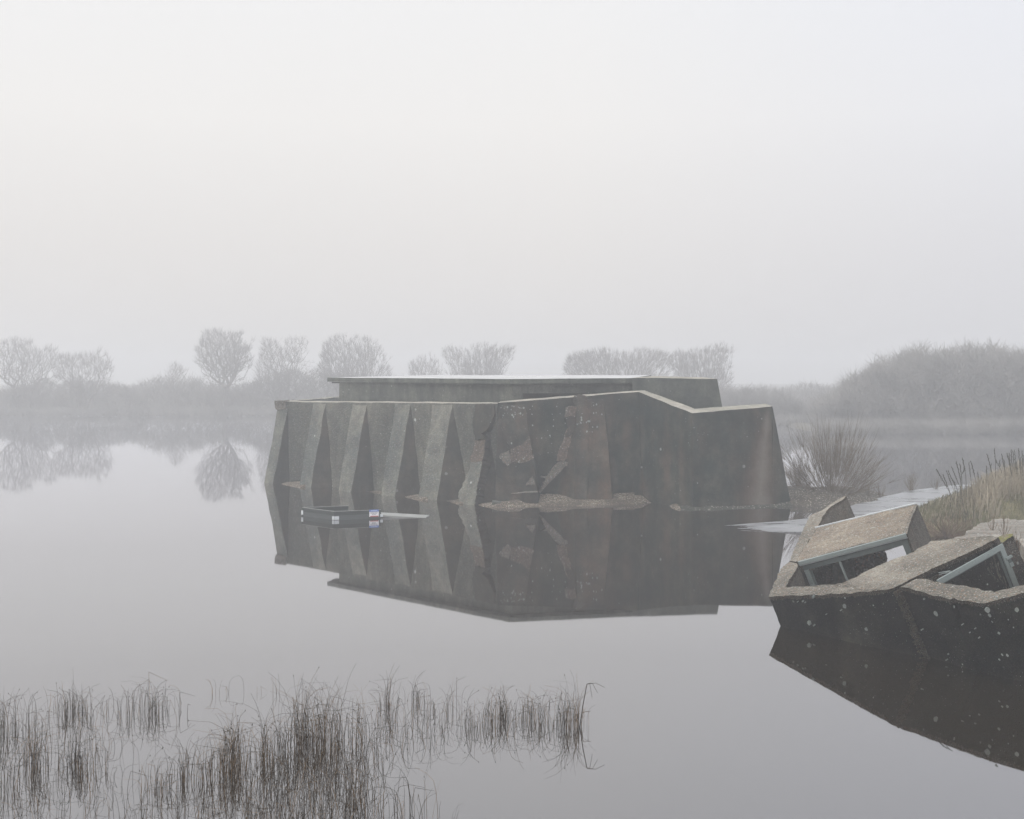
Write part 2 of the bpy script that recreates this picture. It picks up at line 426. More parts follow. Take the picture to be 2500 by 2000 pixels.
# ------------------------------------------------------------------ ground, water, banks
def sstep(a, b, x):
    t = min(1, max(0, (x - a) / (b - a))); return t * t * (3 - 2 * t)
def grid(name, xs, ys, hf, mat):
    bm = bmesh.new()
    vs = [[bm.verts.new((x, y, hf(x, y))) for x in xs] for y in ys]
    for j in range(len(ys) - 1):
        for i in range(len(xs) - 1):
            bm.faces.new((vs[j][i], vs[j][i + 1], vs[j + 1][i + 1], vs[j + 1][i]))
    return link(name, bm, mat, smooth=True)
def shore(x):
    return 121 - 24 * sstep(8, 12, x) - 12 * sstep(20, 23, x) + 1.5 * noise.noise(Vector((x * 0.12, 3, 0)))
def ground_h(x, y):
    s = y - shore(x)
    h = -0.75 + 0.95 * sstep(-3, 4, s) + 0.7 * sstep(8, 34, s)
    h = max(h, -0.75 + 3.1 * sstep(6.5, -1.0, y))
    h = max(h, -0.75 + 1.5 * sstep(17, 26, x - 0.15 * (y - 20)) * sstep(75, 60, y))
    return h + 0.10 * noise.noise(Vector((x * 0.25, y * 0.25, 0)))
xs = sorted(set([-340, -250, -180, -130] + [i * 2.0 for i in range(-48, 49)] + [130, 180, 250, 340]))
ys = sorted(set([-55, -30, -15] + [i * 1.0 for i in range(-8, 12)] + [i * 4.0 for i in range(3, 18)] + [i * 1.5 for i in range(48, 99)] + [150, 180, 240, 320, 410]))
tag(grid('ground', xs, ys, ground_h, M['mud']), kind='structure')
bm = bmesh.new()
vv = [bm.verts.new(p) for p in ((-340, -55, 0), (340, -55, 0), (340, 300, 0), (-340, 300, 0))]
bm.faces.new(vv)
tag(link('water', bm, M['water']), kind='structure')

# plan of the bunker's outer wall
FD = Vector((0.724, -0.690, 0)); FN = Vector((-0.69, -0.724, 0))
FOOT0 = Vector((-8.96, 45.2, 0))
def footp(s, inward=0.0): return FOOT0 + FD * s - FN * inward
W1 = Vector((-0.459, 38.0, 3.13)); W2 = Vector((4.02, 38.9, 3.455)); W3 = Vector((5.37, 36.6, 2.853)); W4 = Vector((7.90, 37.3, 3.038))
W0 = footp(-0.22, 0.65); W0.z = 2.985

def bank_h(x, y):
    n = 0.035 * noise.noise(Vector((x * 1.1, y * 1.1, 5))) + 0.03 * noise.noise(Vector((x * 4, y * 4, 5)))
    p = Vector((x, y, 0))
    # left stretch, between the buttresses
    s = (p - FOOT0).dot(FD); o = (p - footp(0, 0.65)).dot(FN)
    hl = -0.5
    SB = (0.0, 2.2, 4.45, 6.72, 8.65, 10.42, 12.5)
    if 0.1 < s < 12:
        k = max(i for i in range(6) if SB[i] <= s); u = (s - SB[k]) / (SB[k + 1] - SB[k])
        hl = (0.24, -0.08, 0.15, 0.24, 0.22, 0.30)[k] * (0.25 + 0.75 * u) - 0.04 - 0.16 * max(0, o) - 0.5 * max(0, o - .8)
    # middle stretch
    yw = 38.0 + (x + 0.459) * 0.2
    dd = max(0, yw - y)
    ed = sstep(-2.2, 0.3, x) * sstep(5.7, 3.8, x)
    hm = -0.5 + ed * (0.78 - 0.27 * dd * (1 + 0.08 * math.sin(x * 2.1)))
    # below the right hand corner
    hr = 0.10 - 0.22 * max(0, 36.75 + (x - 5.4) * 0.28 - y) - 0.9 * max(0, 4.9 - x) - 0.9 * max(0, x - 9.0)
    return min(max(hl, hm, hr), 0.32) + n * (0.5 if s < 10 else 1)
xs = [-11 + i * 0.16 for i in range(133)]; ys = [34 + i * 0.16 for i in range(82)]
xa = [x for x in xs if x <= 5.05]; xb = [x for x in xs if x >= 4.95 - .1]
tag(grid('shingle_bank', xa, ys, bank_h, M['gravel']), kind='structure')
tag(grid('muddy_ledge', [xa[-1]] + [x for x in xs if x > xa[-1]], ys, bank_h, M['mud_ledge']), kind='structure')

def spit_h(x, y):
    n = 0.10 * noise.noise(Vector((x * 0.8, y * 0.8, 9))) + 0.04 * noise.noise(Vector((x * 3, y * 3, 9)))
    a = 1.45 - ((x - 9.4) / 2.9) ** 2 - ((y - 39.6) / 2.9) ** 2
    b = 1.25 - ((x - 10.6) / 2.2) ** 2 - ((y - 40.8) / 2.2) ** 2
    return min(0.34, -0.25 + 0.42 * max(a, b, -1)) + n
xs = [6.3 + i * 0.16 for i in range(50)]; ys = [35.3 + i * 0.16 for i in range(62)]
tag(grid('gravel_spit', xs, ys, spit_h, M['spit']), kind='structure')

path_l = [(4.6, 32.4), (5.9, 32.75), (8.05, 33.8), (9.3, 35.3), (10.4, 37.2), (11.8, 39.2), (13.4, 41.2), (15.0, 42.6), (17.5, 44.3)]
path_r = [(4.9, 32.2), (6.0, 31.5), (7.4, 30.9), (9.9, 33.0), (12.3, 36.8), (13.9, 39.5), (15.0, 41.0), (16.2, 42.0), (18.0, 43.0)]
bm = bmesh.new()
NS = 8
zt = [-0.05, 0.005, 0.05, 0.07, 0.08, 0.10, 0.12, 0.14, 0.16]
def _fine(p, m=4):
    out = []
    for i in range(len(p) - 1):
        for q in range(m): out.append(tuple(a + (b - a) * q / m for a, b in zip(p[i], p[i + 1])))
    return out + [p[-1]]
zt = [z[0] for z in _fine([(z,) for z in zt])]; path_l = _fine(path_l); path_r = _fine(path_r); NS = 14
L = []
for k in range(len(path_l)):
    a, b = Vector((*path_l[k], zt[k])), Vector((*path_r[k], zt[k]))
    row = [bm.verts.new(a.lerp(b, i / NS) + Vector((0, 0, (0.034 if k < 8 else 0.012) * noise.noise(Vector((k * 0.35, i * 0.55, 2))) - (0.01 if k < 8 else 0)))) for i in range(NS + 1)]
    low = [bm.verts.new(row[0].co - Vector((0, 0, 0.16))), bm.verts.new(row[-1].co - Vector((0, 0, 0.16)))]
    L.append((row, low))
for k in range(len(L) - 1):
    for i in range(NS): bm.faces.new((L[k][0][i], L[k + 1][0][i], L[k + 1][0][i + 1], L[k][0][i + 1]))
    bm.faces.new((L[k][1][0], L[k + 1][1][0], L[k + 1][0][0], L[k][0][0]))
    bm.faces.new((L[k][0][NS], L[k + 1][0][NS], L[k + 1][1][1], L[k][1][1]))
    bm.faces.new((L[k][1][1], L[k + 1][1][1], L[k + 1][1][0], L[k][1][0]))
bm.faces.new([L[0][1][0]] + L[0][0] + [L[0][1][1]])
bmesh.ops.recalc_face_normals(bm, faces=bm.faces)
tag(link('path', bm, M['path']), kind='structure')

def turf_h(x, y):
    # bank that rises right of the path
    xr = np.interp(y, [28, 31, 33, 36.8, 39.5, 42, 44], [9.8, 10.0, 10.4, 12.5, 14.2, 16.3, 19])
    e = x - xr
    near = sstep(29.6, 31.6, y - 0.12 * (x - 10)) 
    h = -0.35 + (0.50 * sstep(-0.6, 0.25, e) + 0.62 * sstep(0.3, 3.2, e)) * near * sstep(47, 42, y)
    return h + 0.10 * noise.noise(Vector((x * 0.9, y * 0.9, 1))) + 0.04 * noise.noise(Vector((x * 3, y * 3, 1)))
xs = [9.2 + i * 0.3 for i in range(50)]; ys = [28 + i * 0.3 for i in range(62)]
tag(grid('grassy_bank', xs, ys, turf_h, M['turf']), kind='structure')

# ------------------------------------------------------------------ the bunker
bunker = empty('bunker', (0, 41, 0), 'large dark concrete bunker with sloping buttresses and flat roof standing in the water', 'bunker')
def wallmesh(outer, inner, zb=-0.6, taper=None):
    """solid wall: outer / inner top corner lists"""
    bm = bmesh.new()
    n = len(outer)
    ot = [bm.verts.new(p) for p in outer]; it = [bm.verts.new(p) for p in inner]
    ob = [bm.verts.new((p[0], p[1], zb)) for p in outer]; ib = [bm.verts.new((p[0], p[1], zb)) for p in inner]
    if taper:
        for i, v in taper.items(): ob[i].co += Vector(v); ib[i].co += Vector(v)
    for i in range(n - 1):
        bm.faces.new((ot[i], ot[i + 1], it[i + 1], it[i]))
        bm.faces.new((ob[i], ob[i + 1], ot[i + 1], ot[i]))
        bm.faces.new((it[i], it[i + 1], ib[i + 1], ib[i]))
        bm.faces.new((ib[i], ib[i + 1], ob[i + 1], ob[i]))
    bm.faces.new((ot[0], it[0], ib[0], ob[0])); bm.faces.new((ot[-1], ob[-1], ib[-1], it[-1]))
    bmesh.ops.recalc_face_normals(bm, faces=bm.faces)
    return bm
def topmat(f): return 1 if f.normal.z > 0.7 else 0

inn = -FN * 0.45
a0, a1 = W0.copy(), Vector((W1.x, W1.y, 3.10))
bm = wallmesh([a0, a0.lerp(a1, .5) , a1 - FD * 0.02], [a0 + inn + Vector((0, 0, .03)), a0.lerp(a1, .5) + inn + Vector((0, 0, .04)), a1 + inn * 0.8 + Vector((0.0, 0, .04)) - FD * .02])
roughen(bm, 0.5, 0.02); setmat(bm, topmat)
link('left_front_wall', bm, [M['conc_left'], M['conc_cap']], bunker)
mid = [W1 + Vector((0.02, 0, 0)), W1.lerp(W2, .42), W1.lerp(W2, .5), W2]
midi = [W1 + Vector((0.10, 0.42, 0.03)), W1.lerp(W2, .42) + Vector((-.05, .45, .04)), W1.lerp(W2, .5) + Vector((-.05, .45, .04)), Vector(((1572 - 1250) * 39.5 / F, 39.5, 3.50))]
bm = wallmesh(mid, midi); roughen(bm, 0.5, 0.02, seed=3); setmat(bm, topmat)
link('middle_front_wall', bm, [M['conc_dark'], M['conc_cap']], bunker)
rt = [W2, W3, W4]
rti = [midi[-1], Vector(((1697 - 1250) * 37.5 / F, 37.5, 2.965)), Vector(((1868 - 1250) * 38.25 / F, 38.25, 3.10))]
bm = wallmesh(rt, rti, taper={2: (0.0, 0, 0)}); roughen(bm, 0.5, 0.015, seed=5); setmat(bm, topmat)
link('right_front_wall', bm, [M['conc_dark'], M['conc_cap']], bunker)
# battered end of the right hand wall
b0 = W4; ez = -0.6
bm = hull([W4 + Vector((0.01, 0, -.004)), rti[-1] + Vector((0.01, 0, -.004)), Vector((W4.x + .01, W4.y, ez)), Vector((rti[-1].x + .01, rti[-1].y, ez)),
           Vector((W4.x + 0.78, W4.y + 0.42, ez)), Vector((rti[-1].x + 0.85, rti[-1].y, ez))])
roughen(bm, 0.5, 0.015, seed=6)
link('end_buttress', bm, [M['conc_dark']], bunker)
# side and back of the enclosure
bm = wallmesh([Vector((W0.x - .05, W0.y + .5, 3.0)), Vector((-7.96, 56.6, 3.0)), Vector((7.2, 54, 3.0)), Vector((7.0, 41.0, 2.6))],
              [Vector((W0.x + .35, W0.y + .6, 3.0)), Vector((-7.6, 56.2, 3.0)), Vector((6.8, 53.6, 3.0)), Vector((6.6, 41.0, 2.6))])
# the right flank stays low so that it does not show above the corner
for v in bm.verts:
    if v.co.z > 0 and v.co.x > 6.5: v.co.z = 2.6
roughen(bm, 1.2, 0.02); setmat(bm, topmat)
link('rear_wall', bm, [M['conc_house'], M['conc_cap']], bunker)
bm = prism([(-8.0, 46.2, 1.3), (-.2, 38.9, 1.3), (4.2, 39.6, 1.3), (7, 39, 1.3), (6.6, 53, 1.3), (-7.7, 56, 1.3)], Vector((0, 0, -1.2)))
link('yard_floor', bm, [M['conc_mid']], bunker)
# broken lump on the left corner
bm = hull([W0 + Vector(p) for p in ((-.14, -.12, -.28), (-.16, -.1, .05), (.30, -.38, -.26), (.28, -.36, .06), (.34, .2, .05), (.3, .2, -.28), (-.1, .4, .04), (-.1, .4, -.26), (-.2, .1, -.1))])
roughen(bm, 0.12, 0.035, 5)
link('broken_corner', bm, [M['conc_pale']], bunker)

def buttress(TL, TR, FL, FR, RL, RR, zt, zb=-0.5, mats=None, seed=0):
    pts = [Vector((TL[0], TL[1], zt)), Vector((TR[0], TR[1], zt)), Vector((FL[0], FL[1], zb)), Vector((FR[0], FR[1], zb)),
           Vector((RL[0], RL[1], zb)), Vector((RR[0], RR[1], zb))]
    bm = bmesh.new(); tl, tr, fl, fr, rl, rr = [bm.verts.new(p) for p in pts]
    bm.faces.new((tl, tr, fr, fl)); bm.faces.new((tl, fl, rl)); bm.faces.new((tr, rr, fr)); bm.faces.new((tl, rl, rr, tr)); bm.faces.new((fl, fr, rr, rl))
    bmesh.ops.recalc_face_normals(bm, faces=bm.faces); bm.normal_update()
    front = (pts[1] - pts[0]).cross(pts[2] - pts[0]).normalized()
    for f in bm.faces:
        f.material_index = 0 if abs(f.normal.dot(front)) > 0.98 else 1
    roughen(bm, 0.25, 0.034, 1.6, seed=seed)
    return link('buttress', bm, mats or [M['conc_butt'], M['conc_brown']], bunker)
# (distance along the foot line, foot width, widening at the root, extra reach)
for i, (s, wd, rw, ex, ze) in enumerate(((0.0, 0.56, 0.10, 0, -.02), (2.2, 0.66, 0.45, 0, 0), (4.45, 0.70, 0.45, 0, 0), (6.72, 0.70, 0.60, 0, 0), (8.65, 0.85, 0.85, .02, 0))):
    ztop = 2.94 + 0.011 * s + ze
    FL, FR = footp(s - wd / 2), footp(s + wd / 2)
    if i == 0: ztop -= 0.14
    TL, TR = footp(s - wd / 2 - .02, 0.645), footp(s + wd / 2 + .04, 0.645)
    # feet reach below the water, keep the slope of the front
    k = 1 + 0.5 / ztop
    FLb = TL + (FL - TL) * k; FRb = TR + (FR - TR) * k
    RL, RR = footp(s - wd / 2 - rw * k * 0.5, 0.70), footp(s + wd / 2 + rw * k, 0.70)
    buttress(TL, TR, FLb, FRb, RL, RR, ztop, seed=i * 3)

# the broken sixth buttress: pieces cut on its sloping front
s6 = 10.42
T6 = footp(s6, 0.64); T6.z = 3.06; F6 = footp(s6); F6.z = 0
n6 = (T6 - F6).cross(FD).normalized()
if n6.y > 0: n6 = -n6
def piece(name, pix, p0, n, depth, mat, proud=0.0, step=4, jit=1.6, seed=1, rough=0.02, elen=0.2, parent=bunker, mats2=None):
    rng = random.Random(seed)
    poly = [hit(X, Y, p0 + n * proud, n) for X, Y in densify(pix, step, jit, rng)]
    bm = prism(poly, -n * depth)
    roughen(bm, elen, rough, 3.0, seed=seed)
    if mats2 is not None:
        setmat(bm, lambda f: 0 if f.normal.dot(n) > 0.6 else 1)
        return link(name, bm, [mat, mats2], parent)
    return link(name, bm, [mat], parent)
piece('buttress_upper_part', [(1160, 988), (1208, 986), (1206, 1010), (1193, 1044), (1176, 1060), (1186, 1072), (1159, 1074), (1154, 1040)], T6, n6, 0.55, M['conc_butt'], 0.02, seed=2, mats2=M['conc_brown'])
piece('brick_core', [(1159, 1074), (1185, 1072), (1182, 1100), (1177, 1129), (1149, 1129), (1146, 1118), (1155, 1104)], T6, n6, 0.5, M['brick'], -0.02, seed=3, mats2=M['conc_brown'])
piece('buttress_foot', [(1150, 1129), (1178, 1128), (1166, 1180), (1158, 1246), (1120, 1246), (1120, 1204), (1136, 1168)], T6, n6, 0.7, M['conc_butt'], 0.07, seed=4, mats2=M['conc_brown'])
bm = hull([Vector(p) for p in [(*footp(s6 + .25, .64).xy, 2.6), (*footp(s6 + .30, .70).xy, 2.6), (*footp(s6 + .32, .05).xy, -.4), (*footp(s6 - .1, .1).xy, -.4), (*footp(s6 + .95, .68).xy, -.4), (*footp(s6 - .3, .68).xy, -.4)]])
roughen(bm, 0.3, 0.03); link('buttress_core', bm, [M['conc_brown']], bunker)

# middle stretch
MN = Vector((0.197, -0.980, 0)); MD = Vector((0.980, 0.197, 0))
def mwall(X, out=0.0, ztop=None):
    """point on the middle wall's face at photo column X"""
    n = MN; p = W1 + MN * out
    r = Vector(((X - 1250) / F, 1, 0)); t = p.dot(n) / r.dot(n)
    return r * t
def mbutt(tl, tr, fl, fr, rl, rr, zt, out, mats, seed):
    buttress(mwall(tl, .01), mwall(tr, .01), mwall(fl, out), mwall(fr, out), mwall(rl, -.05), mwall(rr, -.05), zt, mats=mats, seed=seed)
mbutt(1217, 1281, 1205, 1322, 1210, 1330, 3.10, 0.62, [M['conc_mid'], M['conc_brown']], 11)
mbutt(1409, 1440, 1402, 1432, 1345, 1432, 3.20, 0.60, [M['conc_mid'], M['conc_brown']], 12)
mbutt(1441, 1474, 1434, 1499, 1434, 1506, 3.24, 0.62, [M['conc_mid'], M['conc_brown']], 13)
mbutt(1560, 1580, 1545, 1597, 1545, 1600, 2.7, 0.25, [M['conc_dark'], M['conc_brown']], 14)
pM = W1.copy()
def slopeplane(out, zt):
    a = Vector((W1.x, W1.y, zt)); b = W1 + MN * out; b.z = -0.5
    n = (a - b).cross(MD).normalized()
    return a, (n if n.y < 0 else -n)
a1_, n1_ = slopeplane(0.62, 3.1)
def S(cx, cy): return (1180 + cx / 5.95, 960 + cy / 5.95)
piece('brick_patch', [S(400, 820), S(560, 745), S(640, 660), (1293, 1064), S(715, 900), S(735, 960), S(560, 1010), S(430, 1000), S(380, 1060), S(370, 960)], a1_, n1_, .1, M['brick'], 0.018, seed=7)
piece('concrete_scar', [S(230, 930), S(260, 880), S(380, 825), S(390, 900), S(400, 1010), S(350, 1060)], a1_, n1_, .1, M['conc_pale'], 0.03, seed=8)
piece('footing_scar', [S(620, 1345), S(650, 1280), S(715, 1205), S(740, 1260), S(745, 1325)], a1_, n1_, .1, M['conc_pale'], 0.03, seed=9)
bm = hull([mwall(1242, .50) + Vector((0, 0, -.4)), mwall(1319, .62) + Vector((0, 0, -.4)), mwall(1246, .55) + Vector((0, 0, .36)), mwall(1313, .70) + Vector((0, 0, .42)), mwall(1313, .2) + Vector((0, 0, .44)), mwall(1250, .2) + Vector((0, 0, .4)), mwall(1319, .1) + Vector((0, 0, -.4))])
roughen(bm, .2, .025, 3); setmat(bm, topmat); link('footing_block', bm, [M['conc_mid'], M['conc_pale']], bunker)
bm = hull([mwall(1199, .75) + Vector((0, 0, -.2)), mwall(1223, .85) + Vector((0, 0, -.2)), mwall(1201, .75) + Vector((0, 0, .16)), mwall(1222, .85) + Vector((0, 0, .13)), mwall(1222, .5) + Vector((0, 0, .16)), mwall(1201, .5) + Vector((0, 0, .17))])
roughen(bm, .15, .03, 4); tag(rebase(link('rubble_block', bm, [M['conc_house']]), mwall(1210, .65)), 'squared grey rubble block on shingle at the foot of the bunker wall', 'rubble')
piece('brick_reveal', [S(1215, 200), S(1240, 260), S(1180, 350), S(1250, 450), S(1190, 640), S(1150, 740), S(1080, 900), S(1060, 985), S(1200, 965), S(1300, 880), S(1345, 760), S(1352, 600), S(1350, 200)], W1, MN, .3, M['brick'], 0.06, seed=21, rough=.05, elen=.15, mats2=M['conc_pale'])
piece('render_scar', [S(1185, 350), S(1245, 330), S(1330, 380), S(1340, 560), S(1240, 640), S(1200, 650), S(1240, 520), S(1250, 450)], W1, MN, .3, M['conc_mid'], 0.10, seed=22, rough=.05, elen=.15)
piece('fallen_render', [S(1040, 1060), S(1110, 1000), S(1235, 1010), S(1220, 1065), S(1130, 1055), S(960, 1255), S(830, 1450), S(812, 1440), S(945, 1200)], W1, MN, .3, M['conc_pale'], 0.20, seed=23, rough=.02, elen=.15)
piece('loose_render', [S(840, 1215), S(955, 1205), S(945, 1265), S(900, 1235)], W1, MN, .3, M['conc_pale'], 0.22, seed=24)
piece('broken_coping', [(1396, 972), (1408, 965), (1428, 966), (1450, 975), (1448, 990), (1440, 1005), (1425, 1014), (1412, 1008), (1402, 995)], W1, MN, .4, M['conc_mid'], 0.03, seed=25, rough=.06, elen=.12)

rng = random.Random(77); LS = []
for _ in range(46):
    X, Y = rng.uniform(1222, 1279), 990 + 75 * rng.random() ** 1.2
    LS.append((a1_ + n1_ * .02, n1_, X, Y, rng.uniform(.010, .034)))
for _ in range(9): LS.append((a1_ + n1_ * .02, n1_, rng.uniform(1236, 1278), rng.uniform(1075, 1170), rng.uniform(.012, .035)))
a3_, n3_ = slopeplane(0.62, 3.24)
for _ in range(24): LS.append((a3_ + n3_ * .02, n3_, 1408 + 62 * rng.random(), 985 + 70 * rng.random(), rng.uniform(.010, .032)))
for _ in range(16): LS.append((W1 + MN * .02, MN, rng.uniform(1298, 1400), rng.uniform(985, 1075), rng.uniform(.010, .028)))
LATER = LS

# inner block with the overhanging flat roof
def zr(Y, d): return CZ - (Y - H) * d / F
r0 = PX(799, 922, 46.0); r1 = PX(1245, 925.5, 39.0); r2 = PX(1544, 923, 40.1)
k0, k1, k2 = r0 + Vector((3.3, 6.2, .0)), r1 + Vector((1.5, 6.0, 0)), r2 + Vector((1.2, 5.2, 0))
for k in (k0, k1, k2): k.z = 3.985
bm = prism([r0, r1, r2, k2, k1, k0], Vector((0, 0, -.15)))
bm.normal_update()
setmat(bm, topmat); roughen(bm, 0.9, 0.006)
link('roof', bm, [M['conc_house'], M['roof_wet']], bunker)
def ins(p, v, z): return Vector((p.x + v[0], p.y + v[1], z))
# drip moulding below the roof edge
bm = prism([ins(r0, (.16, .05, 0), 3.73), ins(r1, (.0, .14), 3.725), ins(r2, (0, .12), 3.74), ins(r2, (0, .4), 3.74), ins(r1, (0, .5), 3.725), ins(r0, (.3, .4), 3.73)], Vector((0, 0, -.05)))
link('roof_drip', bm, [M['conc_house']], bunker)
h0 = ins(r0, (.42, -.02 + .25), 3.68); h1 = ins(r1, (.08, .32), 3.68); 
wl = hit(828, 950, Vector((r0.x, r0.y + .1, 0)), (FN).normalized()); h0 = Vector((wl.x, wl.y, 3.70))
bm = prism([h0, h1, h1 + Vector((1.6, 5, 0)), h0 + Vector((2.6, 5.2, 0))], Vector((0, 0, -2.9)))
roughen(bm, 0.8, 0.012); link('inner_wall', bm, [M['conc_house']], bunker)
# second face, with the long slot under a lintel
q1 = h1; q2 = ins(r2, (0, .28), 3.70)
qd = (Vector((q2.x, q2.y, 0)) - Vector((q1.x, q1.y, 0))).normalized(); qn = Vector((qd.y, -qd.x, 0))
L2 = (Vector((q2.x, q2.y, 0)) - Vector((q1.x, q1.y, 0))).length
def qp(t, o, z): return Vector((q1.x, q1.y, 0)) + qd * t + qn * o + Vector((0, 0, z))
bm = boxdir(qp(0.002, 0, 3.40), qp(L2 + .2, 0, 3.40), -qn * .5, Vector((0, 0, .36))); roughen(bm, .6, .008); link('lintel', bm, [M['conc_house']], bunker)
bm = boxdir(qp(0.002, 0, 1.0), qp(.34, 0, 1.0), -qn * .5, Vector((0, 0, 2.398))); roughen(bm, .6, .008); link('pier', bm, [M['conc_house']], bunker)
bm = boxdir(qp(L2 - .75, 0, 1.0), qp(L2 + .2, 0, 1.0), -qn * .5, Vector((0, 0, 2.398))); roughen(bm, .6, .008); link('pier', bm, [M['conc_house']], bunker)
bm = boxdir(qp(.1, -.9, 1.0), qp(L2 - .3, -.9, 1.0), -qn * 3.9, Vector((0, 0, 2.66))); link('core', bm, [M['conc_mid']], bunker)
bm = boxdir(qp(.34, -.02, 2.6), qp(L2 - .75, -.02, 2.6), -qn * .45, Vector((0, 0, .58))); roughen(bm, .6, .008); link('sill', bm, [M['conc_house']], bunker)
# plain end block on the right
e0 = PX(1543.5, 922.5, 40.12); e1 = PX(1751, 925.5, 40.3)
bm = hull([e0, e1, e0 + Vector((1.2, 5, .05)), e1 + Vector((.3, 5, .05)), Vector((e0.x, e0.y, 1)), Vector((e1.x + .52, e1.y - .05, 1)), Vector((e0.x + 1.2, e0.y + 5, 1)), Vector((e1.x + .9, e1.y + 5, 1))])
roughen(bm, .6, .012); setmat(bm, topmat); link('end_block', bm, [M['conc_house'], M['conc_cap']], bunker)

# ------------------------------------------------------------------ the collapsed building in the right foreground
def C(cx, cy): return (1850 + cx / 3.137, 1150 + cy / 3.137)
TA = Vector((4.09, 19.56, 0.473))
TN = Vector((-0.375, -0.016, 0.927)).normalized()
def tp(cx, cy, off=0.0): return hit(*C(cx, cy), TA + TN * off, TN)
T2P, T2N = PX(2200, 1434.7, 17.35), Vector((-0.314, -0.145, 1)).normalized()
def tp2(cx, cy, off=0.0): return hit(*C(cx, cy), T2P + T2N * off, T2N)
ruin = empty('collapsed_building', (6.0, 19.5, 0), 'tilted half sunken concrete building with empty window frames in the right foreground', 'ruin')
def slab(name, pts, depth, mats, off=0.0, step=7, jit=2.4, skip=(), seed=1, elen=.10, rough=.014, parent=None, tp=tp):
    rng = random.Random(seed)
    clean = densify(pts, step, 0, rng)
    jpts = [(a + rng.uniform(-jit, jit), b + rng.uniform(-jit, jit) * .6) for a, b in clean]
    n = len(clean)
    def turn(i, k=3):
        a, b, c = clean[i - k], clean[i], clean[(i + k) % n]
        u, v = (b[0] - a[0], b[1] - a[1]), (c[0] - b[0], c[1] - b[1])
        return abs(math.atan2(u[0] * v[1] - u[1] * v[0], u[0] * v[0] + u[1] * v[1]))
    sharp = [turn(i) > R(33) for i in range(n)]
    sm = []
    for i in range(n):
        w_ = 0
        while w_ < 9 and not sharp[(i + w_) % n] and not sharp[(i - w_) % n]: w_ += 1
        ids = [(i + q) % n for q in range(-w_, w_ + 1)]
        sm.append((sum(clean[q][0] for q in ids) / len(ids), sum(clean[q][1] for q in ids) / len(ids)))
    r0_ = [tp(a, b, off) for a, b in jpts]
    lip_ = min(.055, depth * .3)
    r1_ = [tp(a, b, off) - TN * (lip_ * rng.uniform(.7, 1.4)) for a, b in sm]
    r2_ = [tp(a, b, off) - TN * depth for a, b in sm]
    bm = bmesh.new()
    V = [[bm.verts.new(p) for p in q] for q in (r0_, r1_, r2_)]
    for tri in geometry.tessellate_polygon([[Vector((p[0], p[1], 0)) for p in clean]]):
        bm.faces.new([V[0][q] for q in tri]); bm.faces.new([V[2][q] for q in tri[::-1]])
    for k in range(2):
        for i in range(n):
            j = (i + 1) % n
            f = bm.faces.new((V[k][j], V[k][i], V[k + 1][i], V[k + 1][j]))
            f.material_index = 3 if k == 0 else 0
    bmesh.ops.triangulate(bm, faces=[f for f in bm.faces if len(f.verts) > 4])
    bmesh.ops.recalc_face_normals(bm, faces=bm.faces)
    roughen(bm, elen, rough, 5.0, seed=seed)
    bm.normal_update()
    def mt(f):
        if f.material_index == 3 and f.normal.dot(TN) < .8: return 3
        if f.normal.dot(TN) > 0.55: return 0
        return 1 if f.normal.x < 0.35 and name.startswith('front') else 2
    mats = list(mats) + [M['fg_seam']]
    setmat(bm, mt)
    return link(name, bm, mats, parent or ruin)
TOP = [M['fg_top'], M['fg_dark'], M['fg_side']]
P1 = [(85, 962), (200, 956), (270, 950), (330, 955), (420, 944), (500, 950), (560, 938), (620, 940), (660, 934), (700, 942), (760, 925), (860, 924), (940, 912), (1010, 906), (1040, 899),
      (1130, 852), (1230, 798), (1330, 748), (1430, 712), (1560, 652), (1700, 588), (1745, 560), (1815, 530),
      (1840, 505), (1790, 500), (1700, 505), (1600, 520), (1500, 522), (1400, 535), (1330, 536), (1300, 560),
      (1150, 640), (1000, 690), (850, 760), (740, 815), (650, 858), (560, 870), (430, 880), (330, 885), (215, 888),
      (240, 840), (275, 785), (310, 722), (300, 706), (240, 694), (180, 748), (130, 850)]
slab('front_wall', P1, 1.7, TOP, seed=31)
P2 = [(1098, 893), (1180, 903), (1280, 930), (1340, 960), (1400, 958), (1460, 985), (1500, 972), (1560, 992), (1600, 988), (1670, 1004), (1730, 1012), (1800, 1000), (1900, 970), (2039, 932), (2260, 880), (2330, 800), (2260, 790),
      (2100, 850), (2039, 868), (1980, 880), (1920, 905), (1860, 915), (1810, 930), (1790, 916), (1740, 918), (1700, 903), (1640, 892), (1600, 880), (1560, 874), (1520, 876), (1480, 866), (1420, 858), (1370, 850), (1300, 832), (1210, 828), (1160, 850)]
slab('front_right_wall', P2, 1.75, TOP, off=0.0, seed=32, tp=tp2)
rng = random.Random(333); bmS = bmesh.new()
sa, sb = tp(1066, 904), None
for i in range(170):
    u = rng.random() * 1.5
    wdt = .055 + .02 * math.sin(u * 9)
    px_ = 1066 + rng.uniform(-1, 1) * 26
    c_ = tp(px_, 908 - (px_ - 1066) * .25) - TN * u + Vector((-.45, -.75, 0)) * rng.uniform(-.035, .012)
    rr = rng.uniform(.018, .045)
    vs_ = [bmS.verts.new(c_ + Vector((rng.gauss(0, 1), rng.gauss(0, 1), rng.gauss(0, 1))).normalized() * rr * rng.uniform(.7, 1.2)) for _ in range(9)]
    res = bmesh.ops.convex_hull(bmS, input=vs_)
    junk = [g_ for g_ in res['geom_interior'] if isinstance(g_, bmesh.types.BMVert)]
    bmesh.ops.delete(bmS, geom=junk, context='VERTS')
seam = link('crumbled_seam', bmS, [M['fg_seam']], ruin); seam['kind'] = 'stuff'
